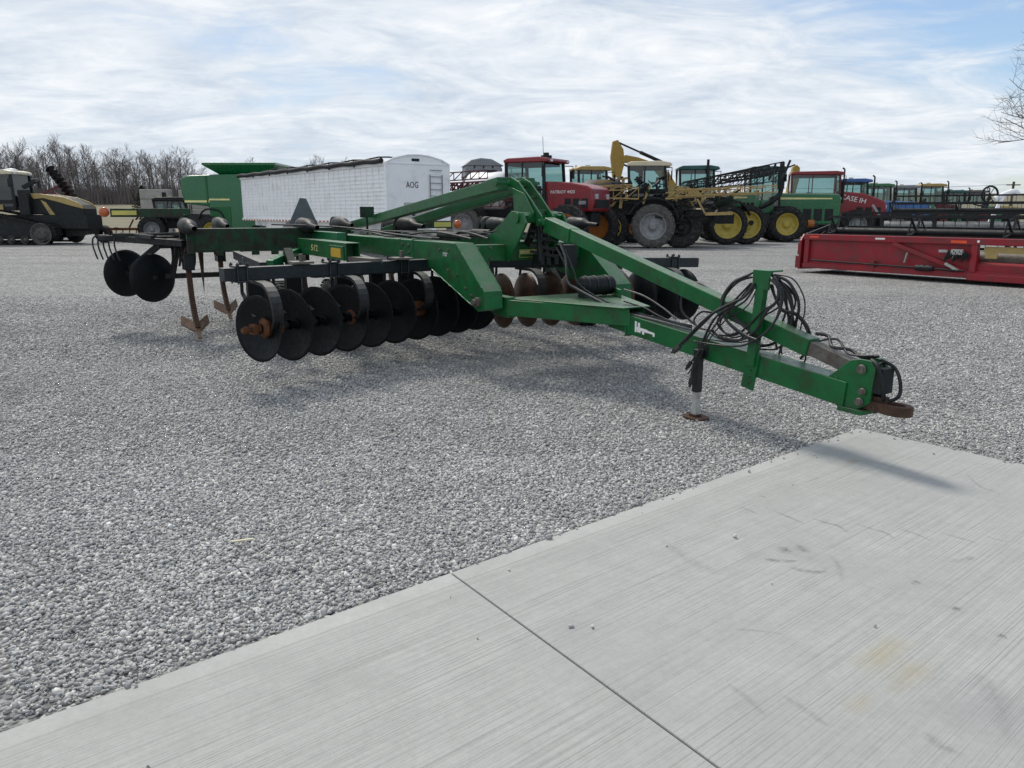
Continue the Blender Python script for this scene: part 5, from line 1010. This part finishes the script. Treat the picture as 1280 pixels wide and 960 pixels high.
# --- folded disc harrow behind
Y = 50; s = Y/960
t = thing('folded_harrow', 'dark red disc harrow with its wing folded up, behind the tracked tractor', 'harrow', (wx(85, Y), Y, 0), 0)
T3 = lambda x, y: ((x-85)*s, wz(y, Y))
b = MB()
for (x0, y0, x1, y1) in ((66, 212, 96, 258), (50, 246, 88, 228), (88, 228, 92, 262), (50, 246, 60, 275), (70, 240, 96, 258), (60, 262, 105, 262), (75, 262, 75, 300), (98, 262, 98, 300)): b.bar((T3(x0,0)[0], 0, wz(y0, Y)), (T3(x1,0)[0], .1, max(.05, wz(y1, Y))), .15, .15)
part(b, 'frame', 'reddark', t)
for i in range(10):
    x, y = 72 + 3.2*i, 211 + 5.0*i; b = MB(); b.lathe([(-.08, .0), (-.04, .15), (0, .30), (.01, .30), (-.07, 0)], (T3(x,0)[0], -.15, wz(y, Y)), (.6, -.2, -.75), 14); part(b, 'disc', 'blackm', t)
# --- dark tractor by the combine, concrete blocks, rusty tiller, spare tyre
Y = 44
tractor('small black tractor parked in front of the concrete blocks, left of the combine', (wx(222, Y), Y, 0), R(20), 'blackm', 'blackm', 'grim', L=4.6, H=wz(247, Y), rr=.72, fr=.5, exh=(0, 0))
Y = 50
for px, zt, lab in ((198, 241, 'pale concrete block stack behind the black tractor, left one'), (232, 240, 'pale concrete block stack behind the black tractor, nearest the combine')):
    t = thing('concrete_blocks', lab, 'block stack', (wx(px, Y), Y + (px - 198)*.05, 0), R(4)); z = 0; k = 0
    while z < wz(zt, Y) - .3: 
        b = MB(); b.box(-.9, .85, -.4, .4, z + .01, z + .6); part(b, 'block', 'conc', t, bevel=.04); z += .61
Y = 43
t = thing('rusty_cultivator', 'low rusty orange cultivator on the gravel edge, left of the black tractor', 'cultivator', (wx(160, Y), Y, 0), R(8))
b = MB(); b.bar((-1.1, 0, .75), (1.1, 0, .75), .10, .10); b.bar((-1.1, .6, .7), (1.1, .6, .7), .10, .10); b.bar((-.6, -.4, .8), (-.6, .9, .7), .08, .08); b.bar((.6, -.4, .8), (.6, .9, .7), .08, .08); b.bar((0, 0, .8), (.25, 0, 1.25), .07, .07); part(b, 'frame', 'rust', t)
for k in range(7): b = MB(); x = -1.05 + .35*k; b.tube(spline([(x, .1, .72), (x + .02, -.12, .55), (x, .08, .25), (x + .03, -.05, .03)], 4), .03, 6); part(b, 'tine', 'rust', t)
t = thing('spare_tyre', 'dark tyre leaning in the grass right of the tracked tractor', 'tyre', (wx(127, 43), 43, 0), R(15))
b = MB(); b.lathe([(-.2, .22), (-.24, .3), (-.2, .45), (0, .48), (.2, .45), (.24, .3), (.2, .22)], (0, 0, .47), (.5, .85, .1), 24); part(b, 'tread', 'tyre', t)

# --- red header in the right middle ground
t = thing('combine_header', 'long red grain header with a black bat reel lying on the gravel at right', 'header', (7.97, 21.4, 0), R(-55.5))
LH = 9.6; ZT = 1.02
b = MB(); b.prism([(0, .28), (0, ZT - .1), (.10, ZT - .1), (.16, .6), (.5, .3), (1.25, .16), (1.25, .12), (.45, .22)], 'x', .12, 4.55); part(b, 'back_sheet', 'reddust', t)
b = MB(); b.prism([(0, .28), (0, .45), (.16, .5), (.5, .3), (1.25, .16), (1.25, .12), (.45, .22)], 'x', 4.55, 6.1); part(b, 'floor_sheet', 'reddust', t)
b = MB(); b.prism([(0, .28), (0, ZT - .1), (.10, ZT - .1), (.16, .6), (.5, .3), (1.25, .16), (1.25, .12), (.45, .22)], 'x', 6.1, LH - .1); part(b, 'back_sheet', 'reddust', t)
b = MB(); b.box(.1, LH - .1, -.10, .08, ZT - .13, ZT + .02); b.box(.12, LH - .1, -.12, .06, .14, .27); b.box(.10, LH - .1, -.06, .02, .26, .30)
for x in (.12, 4.45, 6.1, LH - .25): b.box(x, x + .14, -.09, .04, .27, ZT - .13)
b.box(2.1, 2.2, -.14, -.05, .14, .42); b.bar((2.6, -.07, ZT - .15), (4.5, -.07, .22), .05, .10); b.bar((8.2, -.07, ZT - .15), (6.3, -.07, .22), .05, .10); b.box(4.45, 6.2, -.16, .02, .10, .24)
part(b, 'header_frame', 'reddust', t, bevel=.012)
for x in (0, LH - .06):
    b = MB(); b.prism([(-.14, .10), (-.14, ZT - .15), (.0, ZT + .02), (.5, ZT - .05), (1.0, .75), (1.9, .30), (2.1, .12), (1.3, .06)], 'x', x, x + .06); b.box(x - .12, x + .02, -.10, .35, .12, .45) if x == 0 else None; b.box(x - .10, x + .02, -.06, .35, .48, .80) if x == 0 else None; part(b, 'end_shield', 'red', t, bevel=.01)
b = MB(); b.cyl((.4, -.17, .36), (4.4, -.17, .30), .022, 8); b.lathe([(0, .03), (.05, .075), (.12, .06), (.18, .085), (.25, .06), (.32, .08), (.45, .05)], (3.25, -.17, .32), (1, 0, -.01), 14); part(b, 'drive_shaft', 'blackm', t)
b = MB(); b.box(4.05, 4.3, -.16, -.09, .66, .78); b.bar((3.95, -.14, .45), (4.25, -.14, .30), .08, .05); b.bar((2.95, -.10, .42), (3.0, -.10, .66), .05, .02); b.box(3.75, 3.95, -.12, -.10, .70, .76); b.box(4.02, 4.12, -.12, -.10, .58, .74); part(b, 'bracket', 'jackgrey', t)
b = MB()
for k in range(12): b.bar((3.9 + .05*k, -.13, .50 + .03*(k % 4)), (4.0 + .04*k, -.15, .75 - .03*(k % 3)), .03, .03)
part(b, 'coupler_cluster', 'blackm', t)
b = MB(); b.box(.28, .55, -.108, -.101, ZT - .07, ZT - .03); b.box(4.0, 4.35, -.108, -.101, ZT - .10, ZT - .04); part(b, 'orange_reflector', 'orangerefl', t)
b = MB(); b.box(2.15, 2.4, -.108, -.101, ZT - .07, ZT - .03); b.cyl((4.6, -.11, ZT - .05), (4.6, -.10, ZT - .05), .03, 8); part(b, 'header_decal', 'whiteletter', t)
b = MB(); b.cyl((.15, .42, .55), (LH - .2, .42, .55), .20, 18)
n_ = 26
for side_ in (0, 1):
    for i in range(n_*6):
        u0 = (i)/(n_*6); a0 = u0*2*math.pi*9*(1 if not side_ else -1); a1 = (i+1)/(n_*6)*2*math.pi*9*(1 if not side_ else -1)
        xx0, xx1 = (.2 + u0*4.3, .2 + (i+1)/(n_*6)*4.3) if not side_ else (LH - .3 - u0*3.3, LH - .3 - (i+1)/(n_*6)*3.3)
        b.add([(xx0, .42 + .2*math.cos(a0), .55 + .2*math.sin(a0)), (xx1, .42 + .2*math.cos(a1), .55 + .2*math.sin(a1)), (xx1, .42 + .33*math.cos(a1), .55 + .33*math.sin(a1)), (xx0, .42 + .33*math.cos(a0), .55 + .33*math.sin(a0))], [(0, 1, 2, 3)])
part(b, 'auger', 'greymetal', t)
b = MB(); b.box(4.7, 6.0, -.02, .0, .72, .86); b.box(4.75, 5.0, -.04, -.02, .60, .74); part(b, 'feeder_seal', 'tan', t)
def reel(t, x0, x1, cy, cz, rad, m='blackm', nb=6, ph=.2, tines=True):
    b = MB(); b.cyl((x0, cy, cz), (x1, cy, cz), .09, 12)
    sp = [x0 + (x1-x0)*k/4 for k in range(5)]
    for x in sp:
        for k in range(nb):
            a = ph + k*2*math.pi/nb; b.bar((x, cy, cz), (x, cy + rad*math.cos(a), cz + rad*math.sin(a)), .05, .03)
            a2 = a + 2*math.pi/nb; b.bar((x, cy + rad*.8*math.cos(a), cz + rad*.8*math.sin(a)), (x, cy + rad*.8*math.cos(a2), cz + rad*.8*math.sin(a2)), .03, .03)
    r0 = part(b, 'reel', m, t)
    for k in range(nb):
        a = ph + k*2*math.pi/nb; c = (cy + rad*math.cos(a), cz + rad*math.sin(a)); b = MB(); b.bar((x0, *c), (x1, *c), .05, .06)
        if tines:
            n = int((x1-x0)/.27)
            for i in range(n): x = x0 + .07 + i*.27; b.bar((x, *c), (x, c[0] + .02, c[1] - .22), .015, .012)
        part(b, 'bat', m, r0)
    return r0
reel(t, .35, LH - .35, 1.0, 1.12, .50)
for x in (.05, LH - .12):
    b = MB(); b.bar((x + .05, .1, ZT), (x + .12, 1.0, 1.25), .07, .10); b.cyl((x + .05, .35, .85), (x + .1, .85, 1.12), .03, 8); part(b, 'reel_arm', 'blackm', t)
b = MB(); b.cyl((.1, 1.28, .13), (LH - .1, 1.28, .13), .03, 6)
for k in range(60): b.add([(.2 + k*.155, 1.28, .14), (.26 + k*.155, 1.28, .14), (.23 + k*.155, 1.48, .12)], [(0, 1, 2)])
part(b, 'cutter_bar', 'steel', t)
# --- second header further back
t = thing('combine_header', 'second header with a raised black reel on a cart, behind the red one', 'header', (wx(1106, 30), 30.5, 0), R(-42))
b = MB(); b.box(0, 9.5, -.05, .1, .75, .95); b.box(0, 9.5, -.10, .1, 1.42, 1.52)
for k in range(6): b.box(.1 + k*1.85, .2 + k*1.85, -.06, .08, .95, 1.42)
b.prism([(0, .75), (.1, .7), (1.3, .6), (1.3, .64)], 'x', 0, 9.5); part(b, 'header_frame', 'blackm', t)
b = MB(); b.cyl((.1, .5, 1.05), (9.4, .5, 1.05), .24, 16); part(b, 'auger', 'grim', t)
reel(t, .2, 9.4, .95, 1.68, .55, ph=.5)
b = MB(); b.box(.5, 9, .3, .5, .45, .6)
for x in (1.5, 7.5): b.box(x, x + .12, -.1, 1.0, .5, .62); b.box(x, x + .12, .3, .45, .3, .7)
part(b, 'cart', 'reddark', t)
for x in (1.56, 7.56):
    for y in (-.1, 1.0): wheel(t, x, y, .32, .2, .18, 'white', face=-1)
b = MB(); b.bar((.1, 0, 1.4), (-.35, .3, 1.9), .06, .06); b.bar((-.3, 0, .3), (.4, .6, 1.3), .05, .05); b.bar((-.5, .2, .3), (.5, .2, .9), .05, .05); part(b, 'end_arm', 'grim', t)

# --- folded planter among the row on the right, behind the reels
Y = 53
t = thing('folded_planter', 'low dark folded planter with small row units, behind the black reels', 'planter', (wx(1185, Y), Y, 0), R(-6))
b = MB(); b.bar((-4, 0, 1.1), (4, 0, 1.1), .2, .2); b.bar((-4, .8, 1.6), (4, .8, 1.6), .16, .16); b.bar((-5.5, .4, .8), (-4, .4, 1.1), .2, .2)
rg = random.Random(4)
for k in range(60):
    x, z = rg.uniform(-4, 4), rg.uniform(.6, 2.1); a = rg.uniform(0, 3.14); l = rg.uniform(.3, 1.1); b.bar((x, rg.uniform(-.4, .8), z), (x + l*math.cos(a), rg.uniform(-.4, .8), z + l*math.sin(a)*.7), rg.uniform(.05, .12), rg.uniform(.04, .1))
part(b, 'frame', 'blackm', t)
for k in range(10):
    x = -3.8 + .84*k; b = MB(); b.box(x - .18, x + .18, -.55, -.1, .7, 1.0); b.prism([(x - .22, 1.0), (x + .22, 1.0), (x + .26, 1.5), (x - .26, 1.5)], 'y', -.6, -.1); b.lathe([(-.03, 0), (-.03, .28), (.03, .28), (.03, 0)], (x, -.35, .30), (1, 0, 0), 14); part(b, 'row_unit', ('blackm', 'reddark', 'gmach')[k % 3], t)

# ------------------------------------------------------------ trees
MT['bark'] = mat('winter_bark', (.085, .072, .062), .9, 0, (.14, .125, .11), .4, 3, .25)
MT['twig'] = mat('brown_twigs', (.15, .13, .122), .9, 0, None, dirt_scale=1, var=.2)  # base lightened so the far woods look hazy; haze is in the colour
def bare(rng, h, r0, nl, spread, nseg=4, sides=(5, 4, 3, 3), levels=3, kids=(9, 6, 5), up=.55, thin=1.0):
    bt, bc = MB(), MB()
    def grow(b, p, d, L, r, lev):
        pts = [p]; dd = d.copy()
        for i in range(nseg):
            dd = (dd + Vector((rng.uniform(-1, 1), rng.uniform(-1, 1), rng.uniform(-.6, 1)*.8)) * (.10 if lev == 0 else .22)).normalized(); pts.append(pts[-1] + dd * L / nseg)
        (bt if lev == 0 else bc).tube(pts, r, sides[min(lev, 3)], cap=False, r1=r * (.45 if lev == 0 else .3))
        if lev < levels:
            n = kids[lev]
            for k in range(n):
                t = (.30 if lev == 0 else .22) + (.70 if lev == 0 else .75) * (k + rng.random()*.6) / n; i = min(int(t * nseg), nseg - 1); q = pts[i].lerp(pts[i+1], t * nseg - i)
                dr = (pts[i+1] - pts[i]).normalized(); a = rng.uniform(0, 6.283); s = Vector((math.cos(a), math.sin(a), rng.uniform(-.2, .5))); s = (s - dr * s.dot(dr)).normalized()
                nd = (dr * (1 - spread) + s * spread + Vector((0, 0, up * .3))).normalized(); grow(b, q, nd, L * (.55 if lev == 0 else .58) * (1.15 - .5*t) * rng.uniform(.75, 1.15), max(r * (.42 if lev == 0 else .5) * (1.1 - .5*t), .012 * thin), lev + 1)
    grow(bt, Vector((0, 0, -.3)), Vector((rng.uniform(-.06, .06), rng.uniform(-.06, .06), 1)).normalized(), h * .8, r0, 0)
    return bt, bc
def mk_tree(bt, bc, label, loc, name='bare_tree', group=None):
    t = thing(name, label, 'tree', loc, 0, group); part(bt, 'trunk', 'bark', t); part(bc, 'branches', 'twig', t); return t
rng = random.Random(21)
protos = []
for i in range(7):
    bt, bc = bare(rng, rng.uniform(12.5, 15), rng.uniform(.16, .26), 3, rng.uniform(.42, .6), 4, (4, 3, 3, 3), 3, (10, 6, 5), thin=2.6)
    protos.append((bt, bc))
first = [None]*7
spots = []
x = -128
while x < -52:
    for row in range(3):
        Y = 150 + row*13 + rng.uniform(-4, 5); spots.append((x + rng.uniform(-1.5, 1.5), Y))
    x += rng.uniform(1.5, 2.6) if x < -72 else rng.uniform(2.6, 4.5)
for k in range(12): spots.append((rng.uniform(150, 190), rng.uniform(205, 240)))
for k in range(5): spots.append((rng.uniform(-50, -35), rng.uniform(165, 185)))
for n, (x, Y) in enumerate(spots):
    i = n % 7; sc = rng.uniform(.62, 1.04) * (.66 if x > -72 and x < 0 else .86) * (.55 if x > 0 else 1)
    lab = 'leafless grey-brown tree in the dense wood line beyond the field at left' if x < -52 else ('leafless tree of the low far woods at the right horizon' if x > 0 else 'leafless tree standing beyond the wood line, behind the combine')
    gr = 'bare trees in the left wood line' if x < -52 else ('bare trees on the right horizon' if x > 0 else 'bare trees behind the combine')
    if first[i] is None: o = mk_tree(*protos[i], lab, (x, Y, 0), 'bare_tree', gr); first[i] = o
    else: o = copy_tree(first[i])
    o.location = (x, Y, ter_z(x, Y) - .1); o.rotation_euler = (0, 0, rng.uniform(0, 6.28)); o.scale = (sc, sc, sc); o['label'] = lab; o['group'] = gr
# brush at the foot of the wood
b = MB()
for k in range(17000):
    x = rng.uniform(-135, -45) if k < 15000 else rng.uniform(145, 200); Y = rng.uniform(147, 166) if k < 15000 else rng.uniform(200, 225); h = rng.uniform(1.0, 3.6) + (rng.random() ** 2.5) * 4 * (1 if k < 15000 else .7); z = ter_z(x, Y) - .1
    dx, dy = rng.uniform(-.9, .9), rng.uniform(-.9, .9); w_ = rng.uniform(.06, .15)
    b.add([(x, Y, z), (x + w_, Y, z), (x + w_*.5, Y + w_, z), (x + dx, Y + dy, z + h)], [(0, 1, 3), (1, 2, 3), (2, 0, 3)])
o = b.build('underbrush', 'twig', None, kind='stuff'); o['label'] = 'tangled brown winter brush at the foot of the woods'
# evergreen shrub at the wood edge
MT['cedar'] = mat('dark_evergreen', (.018, .028, .014), .9, 0, None, dirt_scale=2, var=.3)
t = thing('cedar_shrub', 'small dark evergreen shrub at the edge of the field left of the combine', 'shrub', (wx(180, 120), 120, ter_z(-58, 120)), 0)
b = MB()
for k in range(1500):
    a, h = rng.uniform(0, 6.28), rng.uniform(0, 1) ** 1.3; r = (1 - h) * 1.7 * rng.uniform(.3, 1.05) + .1; x, y, z = r*math.cos(a), r*math.sin(a), h*3.6; q = .16
    d = Vector((rng.uniform(-1, 1), rng.uniform(-1, 1), rng.uniform(-1, 1))).normalized()*q; e = Vector((rng.uniform(-1, 1), rng.uniform(-1, 1), rng.uniform(-1, 1))).normalized()*q
    c = Vector((x, y, z + .1)); b.add([c + d, c + e, c - d], [(0, 1, 2)])
part(b, 'crown', 'cedar', t); b = MB(); b.cyl((0, 0, -.2), (0, 0, 2.2), .1, 6); part(b, 'trunk', 'bark', t)
# the bare tree whose crown reaches in at the right edge
rng = random.Random(5)
bt, bc = bare(rng, 12.0, .19, 4, .58, 5, (9, 6, 4, 3), 4, (18, 9, 8, 6), up=.2, thin=.5)
mk_tree(bt, bc, 'near bare tree whose twigs reach into the sky at the upper right', (20.25, 25.0, 0), 'bare_tree')
# utility pole and wire
t = thing('utility_pole', 'wooden utility pole above the far woods at the right edge', 'utility pole', (wx(1262, 150), 150, ter_z(95, 150)), 0)
b = MB(); z1 = wz(227, 150) - ter_z(95, 150); b.cyl((0, 0, 0), (0, 0, z1), .22, 8); part(b, 'pole', 'bark', t); b = MB(); b.bar((-1.3, 0, z1 - .6), (1.3, 0, z1 - .6), .18, .2); part(b, 'crossarm', 'bark', t)
b = MB(); pts = [(wx(1262, 150) + 0 - 60*k/8, 150 + 3*k/8, wz(227, 150) - .5 - .8*math.sin(math.pi*k/8)) for k in range(9)]; b.tube(pts, .03, 4); tag(b.build('power_line', 'blackm'), 'thin power line running left from the utility pole', 'wire')
b = MB(); b.bar((0, 0, 0), (.10, .02, .006), .012, .005); o = b.build('dry_straw', 'cream'); a = (wx(290, 0) , 0)
yy = (480 - 684)/960; k = 1.6/(SP - yy*CP); o.location = ((290-640)/960*k, (CP + yy*SP)*k, .03); tag(o, 'thin pale straw lying on the gravel in the left foreground', 'straw')


# tyre scuffs on the slab, thin broken films of rubber
m = bpy.data.materials.new('rubber_scuff'); m.use_nodes = True; t = m.node_tree; t.nodes.clear()
o_ = N(t, 'ShaderNodeOutputMaterial'); d_ = N(t, 'ShaderNodeBsdfDiffuse'); d_.inputs[0].default_value = (.15, .15, .15, 1); tr = N(t, 'ShaderNodeBsdfTransparent'); mx = N(t, 'ShaderNodeMixShader'); tc = N(t, 'ShaderNodeTexCoord')
at = N(t, 'ShaderNodeAttribute', attribute_name='fade')
t.links.new(M('MULTIPLY', M('MULTIPLY', ramp(noise(tc.outputs['Object'], 28, 6, .7, 0, t), [(.35, .15), (.65, 1)], t), at.outputs['Fac'], nt=t), .42, nt=t), mx.inputs[0]); t.links.new(tr.outputs[0], mx.inputs[1]); t.links.new(d_.outputs[0], mx.inputs[2]); t.links.new(mx.outputs[0], o_.inputs[0])
V, F, A = [], [], []
def pix(px, py):
    lx, ly = s2l(px, py); p = AP + E1*lx + E2*ly; return Vector((float(p[0]), float(p[1]), .0362))
def scuff(pts, w, amt=1):
    P_ = spline([pix(900 + x/2.287, 540 + y/2.287) for x, y in pts], 6); n = len(P_)
    for i, p in enumerate(P_):
        d = (P_[min(i+1, n-1)] - P_[max(i-1, 0)]).normalized(); q = Vector((-d.y, d.x, 0)); e = math.sin(math.pi*min(max(i/(n-1), .0), 1)) ** .6
        for k, a in ((-1, 0), (0, 1), (1, 0)): V.append(p + q*w*k*(.3 + .7*e)); A.append(a*e*amt)
        if i < n - 1:
            b0 = len(V) - 3; F.extend([(b0, b0+1, b0+4, b0+3), (b0+1, b0+2, b0+5, b0+4)])
for pts, w, a in ([(50,228),(80,240),(110,252)], .012, .8), ([(145,240),(190,258),(235,278)], .014, 1), ([(255,260),(300,275),(330,283),(360,305)], .016, 1), ([(375,275),(430,292),(470,305),(490,322)], .016, .9), ([(500,290),(550,305),(605,330)], .013, .7), ([(615,300),(680,318),(735,336)], .013, .8), ([(745,312),(820,330)], .012, .6), \
    ([(110,375),(160,382),(212,382)], .025, 1.2), ([(185,400),(240,412),(297,412)], .025, 1.1), ([(155,340),(175,352),(190,350)], .05, .9), ([(210,335),(240,360)], .035, .9), ([(300,360),(330,400),(335,440)], .02, .5), ([(0,725),(60,770),(112,822)], .02, .5), ([(150,755),(220,800),(290,850)], .02, .5), ([(640,385),(690,380),(720,370)], .03, .6), ([(538,450),(548,441),(562,450)], .016, 2.2), ([(650,523),(660,515),(674,524)], .016, 2), ([(776,600),(787,592),(802,604)], .016, 2.2), ([(20,575),(100,580),(170,590)], .01, .6), ([(700,130),(740,170),(800,190)], .015, .6), ([(560,860),(600,900),(680,930)], .03, .5), ([(720,700),(760,760),(800,900)], .05, .35), ([(-200,300),(-100,380),(0,420)], .04, .3), ([(112,196),(120,202)], .012, 2.5):
    scuff(pts, w, a)
me = bpy.data.meshes.new('tyre_scuffs'); me.from_pydata([tuple(v) for v in V], [], F); me.materials.append(m); a_ = me.attributes.new('fade', 'FLOAT', 'POINT'); a_.data.foreach_set('value', [min(1.0, x) for x in A]); ob = bpy.data.objects.new('tyre_scuffs', me); COL.objects.link(ob); ob['kind'] = 'structure'
